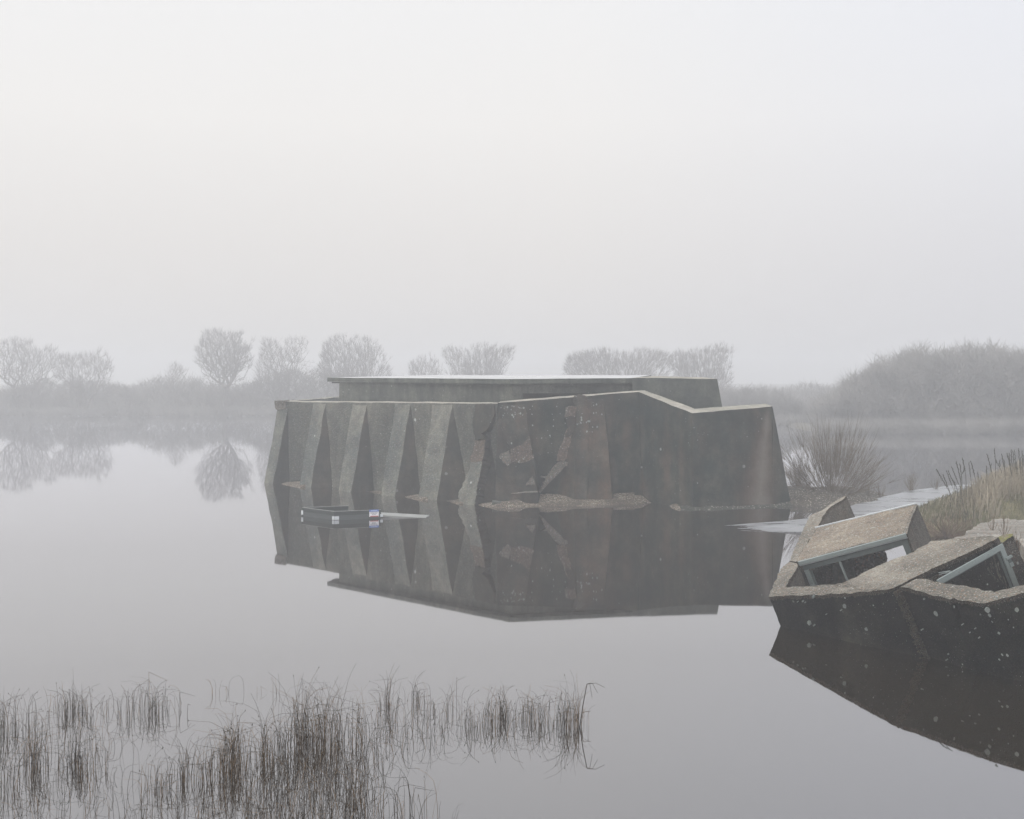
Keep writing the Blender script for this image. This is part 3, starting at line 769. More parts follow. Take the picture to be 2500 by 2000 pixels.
slab('seam_backing', [(1030, 898), (1104, 892), (1120, 872), (1060, 880)], 1.7, [M['fg_seam'], M['fg_seam'], M['fg_seam']], off=-0.02, seed=33, jit=1)
def lichens(name, spots, mat, parent):
    # spots: (plane point, plane normal, photo x, photo y, radius m)
    g = Geo(); rg_ = random.Random(9)
    for p0, n, X, Y, rd in spots:
        c = hit(X, Y, p0, n); u = n.cross(Vector((0, 0, 1))).normalized(); v = n.cross(u)
        b = len(g.v); k = 11; st_ = rg_.uniform(.75, 1.0)
        ring = [c + u * math.cos(6.283 * i / k) * rd * st_ * rg_.uniform(.75, 1.15) + v * math.sin(6.283 * i / k) * rd * rg_.uniform(.85, 1.3) for i in range(k)]
        g.v += [tuple(q) for q in ring] + [tuple(q - n * .05) for q in ring]
        g.f.append(tuple(range(b, b + k)))
        for i in range(k): g.f.append((b + i, b + k + i, b + k + (i + 1) % k, b + (i + 1) % k))
    o = g.build(name, mat, parent); o['kind'] = 'stuff'
    return o
M['lichen'] = concrete('pale_lichen', (0.20, 0.22, 0.21), (0.32, 0.34, 0.32), alg=0.3, algae=(.13, .15, .14), streak=0)
def vplane(p, q):
    n = (q - p).cross(TN).normalized()
    if n.y > 0: n = -n
    return p + n * .03, n
VA, VA2, VB, VB2, VC = vplane(tp(85, 962), tp(540, 944)), vplane(tp(540, 944), tp(1040, 900)), vplane(tp2(1098, 893), tp2(1400, 958)), vplane(tp2(1400, 960), tp2(1730, 1012)), vplane(tp2(1730, 1012), tp2(2039, 932))
sp_ = []
for pl, lst in ((VA, [(420, 968, .02), (662, 1037, .034), (388, 1168, .034), (830, 1212, .026), (340, 1002, .012), (425, 1186, .012), (358, 1010, .009), (520, 1100, .008), (300, 1005, .008), (632, 1070, .008), (960, 1020, .008)]),
                (VB, [(1362, 1093, .038), (1497, 1042, .020), (1268, 984, .012), (1145, 1367, .011), (1455, 1405, .011), (1440, 1450, .009), (1620, 1240, .008), (1660, 1210, .008), (1690, 1280, .009), (1250, 1220, .010), (1560, 1180, .007)]),
                (VC, [(1763, 1068, .034), (1780, 1110, .018), (1985, 1065, .028), (1915, 1415, .015), (1876, 1412, .011), (1850, 1245, .015), (1832, 970, .014), (1920, 1140, .008), (1800, 1160, .008), (1855, 1450, .008), (1960, 1200, .008)])):
    for x_, y_, rd in lst:
        X, Y = C(x_, y_)
        q_ = pl
        if pl is VA and x_ > 640: q_ = VA2
        if pl is VB and x_ - (y_ - 980) * .35 > 1400: q_ = VB2
        sp_.append((q_[0], q_[1], X, Y, rd))
lichens('lichen_patches', sp_, M['lichen'], ruin)
lichens('lichen_patches', LATER, M['lichen'], bunker)
bmR = bmesh.new(); rng = random.Random(335)
for i in range(110):
    u = rng.random(); cx_ = 1150 + 640 * u; cy_ = np.interp(cx_, [1150, 1230, 1330, 1430, 1560, 1700, 1790], [842, 802, 752, 716, 656, 592, 548]) + rng.uniform(-4, 22)
    c_ = tp(cx_, cy_, -.10 if rng.random() < .7 else -.03); rr = rng.uniform(.010, .045) * (1 if u > .3 else .6)
    vs_ = [bmR.verts.new(c_ + Vector((rng.gauss(0, 1), rng.gauss(0, 1), rng.gauss(0, .7))).normalized() * rr * rng.uniform(.6, 1.25)) for _ in range(9)]
    res = bmesh.ops.convex_hull(bmR, input=vs_)
    bmesh.ops.delete(bmR, geom=[g_ for g_ in res['geom_interior'] if isinstance(g_, bmesh.types.BMVert)], context='VERTS')
rb_ = link('crack_rubble', bmR, [M['fg_seam']], ruin); rb_['kind'] = 'stuff'
# broken ledge below the edge of the fallen slab
slab('broken_edge', [(1230, 806), (1330, 755), (1430, 718), (1560, 660), (1700, 596), (1745, 568), (1815, 538), (1850, 545), (1790, 590), (1700, 640), (1560, 700), (1430, 765), (1380, 800), (1300, 826)], .25, [M['fg_seam']] * 3, off=-0.11, seed=34, elen=.05, rough=.04)
P3 = [(242, 690), (262, 640), (300, 560), (340, 462), (392, 350), (430, 330), (470, 310), (520, 280), (560, 250), (620, 215), (655, 195), (680, 190), (640, 225), (600, 247), (530, 300), (500, 345), (480, 390), (455, 430), (430, 480), (340, 610), (290, 696)]
slab('left_wall_top', P3, 1.6, [M['fg_top'], M['fg_side'], M['fg_side']], seed=35, off=-0.004)
RF = [(292, 694), (342, 610), (432, 478), (447, 437), (820, 345), (1205, 252), (1108, 478), (700, 585), (318, 692)]
slab('roof_slab', RF, .20, [M['fg_roof'], M['fg_side'], M['fg_side']], seed=36, off=.004, jit=.8)
slab('end_wall', [(1207, 252), (1222, 252), (1180, 350), (1142, 480), (1110, 480), (1150, 380)], .95, [M['fg_top'], M['fg_side'], M['fg_side']], seed=37, jit=.6)
# right hand stub with moss on top and a dark plate for the slot on its face
g0, g1, g2, g3 = (1872, 553), (1955, 490), (1985, 486), (1850, 505)
stub = slab('mossy_stub', [(1835, 540), (1872, 553), (1915, 520), (1955, 492), (1950, 480), (1900, 490), (1850, 505)], 1.5, [M['moss'], M['fg_side'], M['fg_side']], seed=38, off=-.10)
fa, fb = tp(1872, 553, -.11), tp(1955, 490, -.11)
sn = (fb - fa).cross(TN).normalized()
if sn.y > 0: sn = -sn
def onstub(cx, cy): return hit(*C(cx, cy), fa + sn * .012, sn)
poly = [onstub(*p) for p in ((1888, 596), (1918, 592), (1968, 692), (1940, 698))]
bm = prism(poly, -sn * .03); link('slot', bm, [flat('slot_shade', (0.008, 0.008, 0.008), 0.95, .1)], ruin)  # near-black plate, the slot's inner shade put into its colour

# window under the roof slab
wf_a, wf_b = tp(318, 695), tp(1135, 480)
wd = (wf_b - wf_a).normalized(); wn_ = wd.cross(TN).normalized()
if wn_.y > 0: wn_ = -wn_
frame = D.objects.new('window_frame', None)
def bar(name, t0, t1, d0, d1, o0, o1, mat, parent):
    """bar in the window's own axes: t along, d down, o outwards (metres)"""
    pts = [wf_a + wd * t - TN * d + wn_ * o for t in (t0, t1) for d in (d0, d1) for o in (o0, o1)]
    return link(name, hull(pts), [mat], parent)
LW = (wf_b - wf_a).length
bm = hull([wf_a + wd * t - TN * d + wn_ * o for t in (-.01, LW) for d in (-.012, .055) for o in (.0, .05)])
lip = hull([wf_a + wd * t - TN * d + wn_ * o for t in (-.01, LW) for d in (.055, .075) for o in (.0, .022)])
link('gutter', bm, [M['metal']], ruin); link('gutter_lip', lip, [M['flash']], ruin)
fr = bar('window_frame', .02, LW - .02, .078, .17, -.06, .0, M['metal_dk'], ruin)
bar('post', .02, .10, .172, 1.2, -.06, .0, M['metal'], fr)
bar('post', LW - .12, LW - .03, .172, 1.2, -.06, .0, M['metal_dk'], fr)
bar('mullion', .64, .67, .172, 1.2, -.05, -.01, M['metal'], fr)
bar('casement', .11, .14, .20, 1.1, -.045, -.02, M['metal_dk'], fr)
bar('hinge', .045, .085, .33, .39, .0, .025, M['metal'], fr)
bar('hinge', .045, .085, .43, .47, .0, .02, M['metal'], fr)
# inside: back wall, pillar, brick pier with a rounded end
def inner(name, t0, t1, d0, d1, o0, o1, mat, el=.15, am=.015):
    bm = hull([wf_a + wd * t - TN * d + wn_ * o for t in (t0, t1) for d in (d0, d1) for o in (o0, o1)])
    roughen(bm, el, am, 5); return link(name, bm, [mat], ruin)
def ipiece(name, pts, o, dep, mat, sd):
    p0 = wf_a + wn_ * o; rg_ = random.Random(sd)
    bm = prism([hit(*C(a, b), p0, wn_) for a, b in densify(pts, 14, 1.2, rg_)], -wn_ * dep)
    roughen(bm, .12, .012, 5, seed=sd); return link(name, bm, [mat], ruin)
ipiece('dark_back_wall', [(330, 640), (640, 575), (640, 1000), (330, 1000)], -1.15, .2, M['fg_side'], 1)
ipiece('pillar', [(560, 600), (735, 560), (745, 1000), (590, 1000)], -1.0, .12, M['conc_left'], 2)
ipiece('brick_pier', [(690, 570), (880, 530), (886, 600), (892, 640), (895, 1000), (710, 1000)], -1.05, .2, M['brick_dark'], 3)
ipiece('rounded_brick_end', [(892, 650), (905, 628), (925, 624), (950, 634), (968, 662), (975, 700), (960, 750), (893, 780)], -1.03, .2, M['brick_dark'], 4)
# pale flashing along the far edge of the roof slab
fa2, fb2 = tp(445, 436, .004), tp(1213, 251, .004)
bm = boxdir(fa2, fb2, TN * .022, (fb2 - fa2).cross(TN).normalized() * .035)
link('flashing', bm, [M['flash']], ruin)

# second window frame, fallen into the gap
ga, gb = tp(1366, 836, -.09), tp(1866, 556, -.09)
gd = (gb - ga).normalized(); gn = gd.cross(TN).normalized()
if gn.y > 0: gn = -gn
LG = (gb - ga).length
def gbar(name, t0, t1, d0, d1, o0, o1, mat, parent, ext=0):
    pts = [ga + gd * t - TN * d + gn * o for t in (t0, t1) for d in (d0, d1) for o in (o0, o1)]
    return link(name, hull(pts), [mat], parent)
fr2 = gbar('window_frame', 0, LG, 0, .075, 0, .03, M['metal'], ruin); tag(fr2, 'pale green steel frame over the dark gap')
gbar('post', LG - .082, LG - .002, .077, 1.1, 0, .028, M['metal'], fr2)
gbar('rebate', LG - .125, LG - .084, .10, 1.1, -.05, -.01, M['metal_dk'], fr2)
gbar('inner_bar', .1, LG - .13, .077, .10, -.03, -.005, M['metal_dk'], fr2)
gbar('hinge', LG - .05, LG + .06, .20, .235, .028, .05, M['metal'], fr2)
gbar('hinge', LG - .03, LG + .035, .30, .36, .028, .045, M['metal'], fr2)
gbar('hinge', LG - .025, LG + .03, .235, .30, .028, .036, M['metal_dk'], fr2)
for t in (.36 * LG - .08, .76 * LG):
    bm = bmesh.new(); bmesh.ops.create_icosphere(bm, subdivisions=2, radius=.012)
    bmesh.ops.translate(bm, verts=bm.verts, vec=ga + gd * t - TN * .035 + gn * .034)
    link('bolt', bm, [M['metal']], fr2, smooth=True)
g = Geo()
for (a, b) in (((1385, 780), (1470, 775)), ((1390, 795), (1450, 782)), ((1440, 770), (1490, 772))):
    p, q = tp(*a, -.03), tp(*b, -.01); g.tube([p, p.lerp(q, .5) + Vector((0, 0, .01)), q], .006, .006, 5)
g.build('bent_metal_strip', M['metal'], fr2)
# dark inside of the gap
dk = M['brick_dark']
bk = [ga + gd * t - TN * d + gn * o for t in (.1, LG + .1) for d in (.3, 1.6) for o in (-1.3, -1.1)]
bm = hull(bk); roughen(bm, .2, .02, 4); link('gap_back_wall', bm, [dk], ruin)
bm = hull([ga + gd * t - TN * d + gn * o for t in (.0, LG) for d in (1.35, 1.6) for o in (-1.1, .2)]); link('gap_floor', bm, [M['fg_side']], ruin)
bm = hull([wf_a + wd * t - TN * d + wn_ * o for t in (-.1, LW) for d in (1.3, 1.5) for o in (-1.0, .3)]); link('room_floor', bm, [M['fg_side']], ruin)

# pale slab behind the fallen one
sp0 = PX(*C(1500, 522), 20.2); sp1 = PX(*C(1850, 376), 25.0); sp2 = PX(*C(2500, 392), 24.6)
sn2 = (sp1 - sp0).cross(sp2 - sp0).normalized()
if sn2.z < 0: sn2 = -sn2
rng = random.Random(5)
poly = [hit(*C(a, b), sp0, sn2) for a, b in densify([(1500, 530), (1580, 487), (1640, 446), (1700, 412), (1750, 390), (1800, 378), (1850, 376), (1950, 380), (2039, 381), (2250, 392), (2500, 400), (2700, 800), (2140, 760), (2060, 600), (1990, 530), (1850, 545), (1600, 548)], 14, 2.5, rng)]
bm = prism(poly, Vector((0, 0, -1.4))); roughen(bm, .25, .05, 1.3)
tag(rebase(link('concrete_slab', bm, [M['fg_slab']]), sp0), 'pale pebbly concrete slab behind the mossy stub at the right edge', 'slab')

# ------------------------------------------------------------------ floating barrier with notice, plank
Lp, Fp, Rp, Bp = GZ(737, 1239, .24), GZ(816, 1249, .24), GZ(930, 1244.5, .24), GZ(850, 1234.7, .24)
barrier = empty('floating_barrier', (Fp.x, Fp.y, 0), 'dark three sided board frame floating in the water before the bunker', 'floating frame')
def board(a, b, side):
    a, b = Vector((a.x, a.y, 0)), Vector((b.x, b.y, 0)); t = (b - a).normalized(); n = Vector((-t.y, t.x, 0)) * side * .035
    link('upper_board', boxdir(a + Vector((0, 0, .122)), b + Vector((0, 0, .122)), n, Vector((0, 0, .11))), [M['board']], barrier)
    link('lower_board', boxdir(a + Vector((0, 0, -.08)) + n * .1, b + Vector((0, 0, -.08)) + n * .1, n * .8, Vector((0, 0, .198))), [M['board_lt']], barrier)
    link('top_edge', boxdir(a + Vector((0, 0, .233)) - n * .05, b + Vector((0, 0, .233)) - n * .05, n * 1.1, Vector((0, 0, .009))), [M['board_top']], barrier)
board(Lp, Fp, 1); board(Fp, Rp, 1); board(Lp, Bp, -1)
cdir = (Vector((Rp.x, Rp.y, 0)) - Vector((Fp.x, Fp.y, 0))).normalized(); cn = Vector((cdir.y, -cdir.x, 0))
ldir = (Vector((Fp.x, Fp.y, 0)) - Vector((Lp.x, Lp.y, 0))).normalized(); ln = Vector((ldir.y, -ldir.x, 0))
f0 = Vector((Fp.x, Fp.y, 0)); l0 = Vector((Lp.x, Lp.y, 0)); e0_ = Vector((Rp.x, Rp.y, 0))
def brk(p, d, n, z0, z1, ln_):
    link('corner_bracket', boxdir(p + Vector((0, 0, z0)) + n * .004, p + d * ln_ + Vector((0, 0, z0)) + n * .004, n * .012, Vector((0, 0, z1 - z0))), [M['bracket']], barrier)
brk(f0, cdir, cn, .01, .105, .13); brk(f0 - ldir * .075, ldir, ln, .01, .105, .07)
brk(l0 - ldir * .01, ldir, ln, .04, .16, .08)
brk(e0_ - cdir * .02, cdir, cn, .04, .115, .07)
sg = f0 + cdir * ((901 - 816) / 114 * (e0_ - f0).length) + cn * .012
sw = cdir * .27; 
def spanel(name, u0, u1, z0, z1, o, mat, parent):
    a = sg + sw * u0 + cn * o + Vector((0, 0, z0)); b = sg + sw * u1 + cn * o + Vector((0, 0, z0))
    return link(name, boxdir(a, b, cn * .004, Vector((0, 0, z1 - z0))), [mat], parent)
sgn = spanel('notice_panel', 0, 1, .055, .25, 0, M['sign_w'], barrier); tag(sgn, 'blue white and red notice on the end of the front board')
spanel('blue_header', 0, 1, .192, .25, .0045, M['sign_b'], sgn)
spanel('header_lettering', .14, .84, .215, .232, .009, M['sign_lb'], sgn)
spanel('red_footer', .1, .95, .055, .078, .0045, M['sign_r'], sgn)
rg = random.Random(4)
g = Geo()
for zz, u0, u1 in ((.170, .12, .88), (.148, .12, .86), (.126, .25, .78), (.104, .3, .7)):
    u = u0
    while u < u1:
        wv = rg.uniform(.05, .12); a = sg + sw * u + cn * .0046 + Vector((0, 0, zz)); b = sg + sw * min(u1, u + wv) + cn * .0046 + Vector((0, 0, zz))
        bb = len(g.v); g.v += [tuple(a), tuple(b), tuple(b + Vector((0, 0, .011))), tuple(a + Vector((0, 0, .011)))]; g.f.append((bb, bb + 1, bb + 2, bb + 3)); u += wv + .025
g.build('small_print', M['sign_k'], sgn)
pa, pb, pc, pd = GZ(930, 1251, .11), GZ(1048, 1257.5, .02), GZ(1038, 1264.6, .0), GZ(931, 1258, .07)
bm = prism([pa, pb, pc, pd], Vector((0, 0, -.05))); roughen(bm, .3, .004)
tag(rebase(link('plank', bm, [M['plank']]), pa), 'long pale plank sloping from the floating frame into the water', 'plank')

# ------------------------------------------------------------------ bare trees
def grow(rng, base, crown, n, bf=0.35, fork=None):
    """crown: function(rng) -> point.  Balanced spanning tree from the base."""
    nodes = [np.array(base, float)]; par = [-1]; plen = [0.0]
    for p in (fork or []):
        nodes.append(np.array(p, float)); par.append(len(nodes) - 2); plen.append(plen[-1] + np.linalg.norm(nodes[-1] - nodes[-2]))
    start = nodes[-1]
    pts = np.array([crown(rng) for _ in range(n)])
    pts = pts[np.argsort(np.linalg.norm(pts - start, axis=1))]
    arr = np.zeros((n + len(nodes) + 2, 3)); pl = np.zeros(len(arr)); m = len(nodes)
    arr[:m] = nodes; pl[:m] = plen
    for p in pts:
        d = np.linalg.norm(arr[:m] - p, axis=1)
        cst = d + bf * pl[:m]
        if m > 3: cst[:len(fork or [])] += 0.4
        j = int(np.argmin(cst)); arr[m] = p; pl[m] = pl[j] + d[j]; par.append(j); m += 1
    wgt = np.zeros(m)
    kids = np.zeros(m, int)
    for i in range(m - 1, 0, -1):
        wgt[i] += 1; wgt[par[i]] += wgt[i]; kids[par[i]] += 1
    return arr[:m], par, wgt, kids
def tree(px, dist, topY, widthpx, botY, label, n=900, tw=4, twl=0.5, trunk=0.16, stems=1, seed=1, flat_=0.0, bf=.35, low=0.5, group='bare trees on the far shore'):
    rng = random.Random(seed)
    x0 = (px - 1250) * dist / F; ztop = CZ + (H - topY) * dist / F; zbot = CZ + (H - botY) * dist / F
    rx = widthpx * dist / F / 2; cz = zbot + (ztop - zbot) * low; gz = max(0, ground_h(x0, dist)) - .05
    lump = [(rng.uniform(-.7, .7), rng.uniform(-.7, .7), rng.uniform(-.2, .8), rng.uniform(.35, .6)) for _ in range(9)]
    def crown(r):
        while True:
            a, b, c = r.uniform(-1, 1), r.uniform(-1, 1), r.uniform(-1, 1)
            nz = 1 + .45 * noise.noise(Vector((a * 1.6, c * 1.6, seed * 3.1))); a0_, c0_ = a, c; a /= nz; c = c / nz if c > 0 else c
            q = a * a + b * b + abs(c) ** (2 + flat_)
            if q > 1: continue
            if c < 0 and a * a + b * b > (1 + c * .8) ** 1.0: continue
            if r.random() > .35 + .65 * q: continue
            if q > .45 and not any((a - l[0]) ** 2 + (b - l[1]) ** 2 + (c - l[2]) ** 2 < l[3] ** 2 for l in lump) and r.random() < .80: continue
            a, c = a0_, c0_
            z = cz + c * ((ztop - cz) if c > 0 else (cz - zbot))
            return (x0 + a * rx, dist + b * rx * .8, z)
    t = empty('bare_tree', (x0, dist, gz), label, 'tree', group)
    gc = Geo()
    k = stems
    n = int(n * 1.25)
    pool = [crown(rng) for _ in range(n)]
    offs = [((q - (k - 1) / 2) * 2 / k * .6 + (rng.uniform(-.1, .1) if k > 1 else 0)) * rx for q in range(k)]
    for q in range(k):
        mine = [p for p in pool if min(range(k), key=lambda j: abs(p[0] - x0 - offs[j]) + rng.uniform(0, .3) * rx) == q]
        if len(mine) < 10: continue
        ox = offs[q]
        base = (x0 + ox * .45, dist + rng.uniform(-.3, .3), gz); fk = []
        hgt = max(.4, (zbot - gz) * .9 + .3)
        for i in range(1, 5): fk.append((x0 + ox * (.45 + i * .12) + rng.uniform(-.08, .08), base[1] + rng.uniform(-.06, .06), gz + hgt * i / 4))
        it = iter(mine); gt = Geo()
        arr, par, wgt, kids = grow(rng, base, lambda r_: next(it), len(mine), bf, fk)
        wm = wgt[0]
        for i in range(1, len(arr)):
            j = par[i]
            rr = trunk * (wgt[i] / wm) ** .45 / (k ** .35); rp_ = trunk * (min(wgt[j], wgt[i] * 1.8) / wm) ** .45 / (k ** .35)
            rr = max(rr, .009); rp_ = max(rp_, .010)
            (gt if i <= 4 else gc).tube([arr[j], arr[i]], rp_, rr, 4 if rr > .05 else 3)
            if wgt[i] <= 5:
                dv = arr[i] - arr[j]; L = np.linalg.norm(dv) + 1e-6; dv = dv / L
                out = arr[i] - np.array([x0, dist, gz]); out = out / (np.linalg.norm(out) + 1e-6)
                for _ in range(tw):
                    d = dv * .5 + out * .8 + np.array([rng.gauss(0, .5), rng.gauss(0, .5), rng.gauss(.15, .4)]); d /= np.linalg.norm(d)
                    l = twl * rng.uniform(.5, 1.2)
                    p1 = arr[i] + d * l * .5; p2 = p1 + (d + np.array([0, 0, .25])) * l * .5
                    gc.tube([arr[i], p1, p2], .008, .004, 3)
        if gt.v: gt.build('trunk', M['bark'], t)
    gc.build('crown', M['bark'], t)
    return t
tree(62, 123, 828, 168, 985, 'wide bare tree at the far left, tallest of the leftmost pair', n=1100, trunk=.2, stems=2, seed=3)
tree(208, 122, 855, 135, 975, 'bare tree with two crooked limbs, right of the leftmost tree', n=750, trunk=.14, stems=2, seed=4)
tree(430, 125, 888, 62, 960, 'small thin bare tree rising from scrub left of the lone tall tree', n=160, trunk=.09, seed=5, tw=3)
tree(550, 122, 800, 138, 948, 'tall lone bare tree with a rounded crown and visible trunk', n=1300, trunk=.26, seed=26, low=.45, tw=5)
tree(690, 123, 828, 152, 985, 'bare tree with a ragged crown between the lone tall tree and the bunker roof', n=900, trunk=.16, stems=2, seed=7)
tree(868, 122, 824, 172, 1010, 'dense broad bare tree above the left end of the bunker roof', n=1300, trunk=.18, stems=4, seed=8, flat_=3, tw=6, bf=.8)
tree(1042, 125, 868, 92, 1010, 'low bare shrubby tree left of the wide one behind the bunker roof', n=420, trunk=.12, stems=3, seed=9, flat_=2, tw=5, bf=.7)
tree(1160, 124, 842, 190, 1010, 'wide upright-twigged bare tree behind the middle of the bunker roof', n=1200, trunk=.18, stems=5, seed=10, flat_=3, tw=6, bf=.9)
tree(1512, 122, 852, 262, 1010, 'broad low domed bare tree behind the right part of the roof', n=2300, trunk=.2, stems=5, seed=14, flat_=3, tw=6, bf=.8)
tree(1716, 121, 843, 158, 1010, 'upright bare tree behind the right end of the bunker', n=1200, trunk=.18, stems=4, seed=12, flat_=3, tw=6, bf=.8)

def thicket(name, prof, dist, depth, n, seed, mat, hmin=0.0, size=.6, r=.014, jag=.3):
    """mass of twiggy sprigs under a skyline given as (photo column, photo row)"""
    rng = random.Random(seed); g = Geo(); n = int(n * 1.3)
    X0, X1 = prof[0][0], prof[-1][0]; xs_ = [p[0] for p in prof]; ys_ = [p[1] for p in prof]
    for _ in range(n):
        dd = dist + rng.uniform(0, depth); X = rng.uniform(X0, X1)
        Yt = np.interp(X, xs_, ys_); zt_ = CZ + (H - Yt) * dd / F
        zt_ += jag * (noise.noise(Vector((X * .02, dd * .3, seed))) * 1.3 + .8 * noise.noise(Vector((X * .06, dd * .5, seed))) + .5 * noise.noise(Vector((X * .2, dd, seed)))) - abs(rng.gauss(0, .42)) + .12
        x_ = (X - 1250) * dd / F
        z = hmin + (zt_ - hmin) * rng.random() ** .75
        if rng.random() < .22: dd = dist - rng.uniform(-.5, 2.5); x_ = (X - 1250) * dd / F; z = rng.uniform(0, .45)
        k = 4
        for _ in range(k):
            a = rng.uniform(-1, 1); b = rng.uniform(-1, 1); c = rng.uniform(.1, 1.3); L = math.sqrt(a * a + b * b + c * c); l = size * rng.uniform(.4, 1.4) / L
            ex, ey, ez_ = x_ + a * l, dd + b * l, z + c * l
            g.tube([(x_, dd, z - .1), ((x_ + ex) / 2 + rng.uniform(-.05, .05), (dd + ey) / 2, (z + ez_) / 2), (ex, ey, ez_)], r, r * .3, 3)
    o = g.build(name, mat)
    return tag(o, kind='stuff')
tag(thicket('scrub', [(-60, 945), (0, 955), (40, 950), (80, 935), (110, 925), (150, 938), (190, 930), (240, 932), (280, 940), (320, 948), (350, 935), (390, 922), (430, 932), (470, 926), (510, 938), (560, 948), (610, 936), (650, 915), (700, 905), (740, 915), (790, 905), (850, 915), (920, 925), (1010, 930)], 121, 7, 10500, 41, M['scrub']), 'dense misty scrub along the far shore left of the bunker', 'scrub')
tag(thicket('low_wood', [(1700, 960), (1793, 956), (1830, 951), (1867, 952), (1900, 955), (1930, 972), (1965, 981), (2000, 978), (2034, 974), (2080, 970)], 98, 4, 3200, 42, M['scrub']), 'low dark hedge line between the bunker and the big wood', 'hedge')
tag(thicket('distant_wood', [(1880, 962), (1925, 948), (1960, 942), (2000, 942), (2030, 948), (2070, 945)], 135, 3, 1500, 43, M['scrub']), 'faint farther hummock of trees beyond the low hedge', 'wood')
tag(thicket('woodland', [(1990, 988), (2030, 975), (2050, 952), (2060, 938), (2085, 928), (2108, 916), (2125, 898), (2150, 886), (2175, 876), (2210, 866), (2235, 858), (2270, 860), (2300, 857), (2340, 857), (2370, 851), (2410, 853), (2445, 855), (2475, 860), (2520, 862), (2600, 866)], 85, 6, 13000, 44, M['scrub'], size=.7, jag=.55), 'big misty bare wood rising at the right edge beyond the path', 'wood')

# ------------------------------------------------------------------ willow bush and small plants
def bushy(name, c, n, rx, hgt, label, cat, seed, r=.010, mat=None, group=None, tw=5, fan=1.0):
    rng = random.Random(seed); g = Geo()
    for i in range(n):
        a = rng.uniform(0, 6.283); th = R(82) * rng.random() ** .62 * fan
        e = math.sin(th); cz_ = math.cos(th)
        dx, dy = math.cos(a) * e, math.sin(a) * e
        L = rng.uniform(.72, 1.05); steps = 6
        b0 = (c[0] + dx * .16 * rx + rng.gauss(0, .03) * rx, c[1] + dy * .16 * rx, c[2] - .1)
        pts = [b0]; jx, jy = rng.gauss(0, .14), rng.gauss(0, .14)
        for s_ in range(1, steps + 1):
            t_ = s_ / steps
            pts.append((b0[0] + (dx * (t_ * 1.05 - .12 * t_ * t_) + jx * t_ * t_) * rx * .92 * L, b0[1] + (dy * t_ + jy * t_ * t_) * rx * .9 * L, b0[2] + .1 + hgt * L * (cz_ * t_ + .16 * e * t_ * t_)))
        steps = 6
        g.tube(pts, r, r * .3, 3)
        for _ in range(tw):
            k = rng.randint(2, steps - 1); b = pts[k]; q = pts[k + 1]
            d = [(q[j] - b[j]) * 1.5 + rng.gauss(0, .09) * hgt * .5 for j in range(3)]
            d[2] = abs(d[2]) + .05 * hgt
            d = [q_ * 1.0 for q_ in d]
            g.tube([b, (b[0] + d[0] * .5, b[1] + d[1] * .5, b[2] + d[2] * .45), (b[0] + d[0], b[1] + d[1], b[2] + d[2])], r * .5, r * .25, 3)
    return tag(g.build(name, mat or M['bush'], origin=c), label, cat, group)
bc = GZ(2028, 1214, .12)
bushy('willow_bush', bc, 165, 1.85, 2.3, 'big round bare willow bush right of the bunker end', 'bush', 51, r=.0075, tw=12)
bushy('low_bush', GZ(1945, 1196, .2), 60, .55, 1.0, 'low twiggy growth against the foot of the bunker end wall', 'bush', 52, r=.009)
for i, (X, Y, nn, rx, hh, lb) in enumerate(((2225, 1199, 34, .30, .62, 'upright weed tuft at the far edge of the path, nearest its middle'), (2286, 1196, 16, .28, .42, 'faint small weed tuft beyond the path, right of the taller tuft'),
                                            (2120, 1212, 24, .30, .45, 'sparse weeds at the right foot of the willow bush'), (2150, 1207, 20, .34, .40, 'low weeds on the left edge of the path'))):
    bushy('weed_tuft', GZ(X, Y, .1), nn, rx, hh, lb, 'weeds', 60 + i, r=.007, tw=2, fan=.8)

# grass on the bank
rng = random.Random(71)
for nm, mt, n, lb in (('straw_grass', 'straw', 11000, 'pale straw coloured long grass covering the bank at the right'), ('green_grass', 'grass', 9000, 'short dull green grass on the lower bank at the right')):
    g = Geo(); c = 0
    while c < n:
        x_, y_ = rng.uniform(9.5, 19), rng.uniform(29.5, 43)
        h = turf_h(x_, y_)
        if h < .03: continue
        up = sstep(.15, .6, h)
        dens = noise.noise(Vector((x_ * .9, y_ * .9, 7)))
        if nm == 'straw_grass' and (rng.random() > .15 + .85 * up or dens < -.25): continue
        L = rng.uniform(.30, .75) * (.4 + .6 * up) if nm == 'straw_grass' else rng.uniform(.08, .24)
        a = rng.uniform(0, 6.28); ln_ = rng.uniform(.1, .5) * L; lx, ly = math.cos(a) * ln_ + .12 * L, math.sin(a) * ln_
        g.blade([(x_, y_, h - .02), (x_ + lx * .3, y_ + ly * .3, h + L * .5), (x_ + lx * .7, y_ + ly * .7, h + L * .85), (x_ + lx * 1.4, y_ + ly * 1.4, h + L * rng.uniform(.8, 1.05))], .009, rng.uniform(-.6, .6))
        c += 1
    tag(g.build(nm, M[mt]), lb, 'grass', kind='stuff')

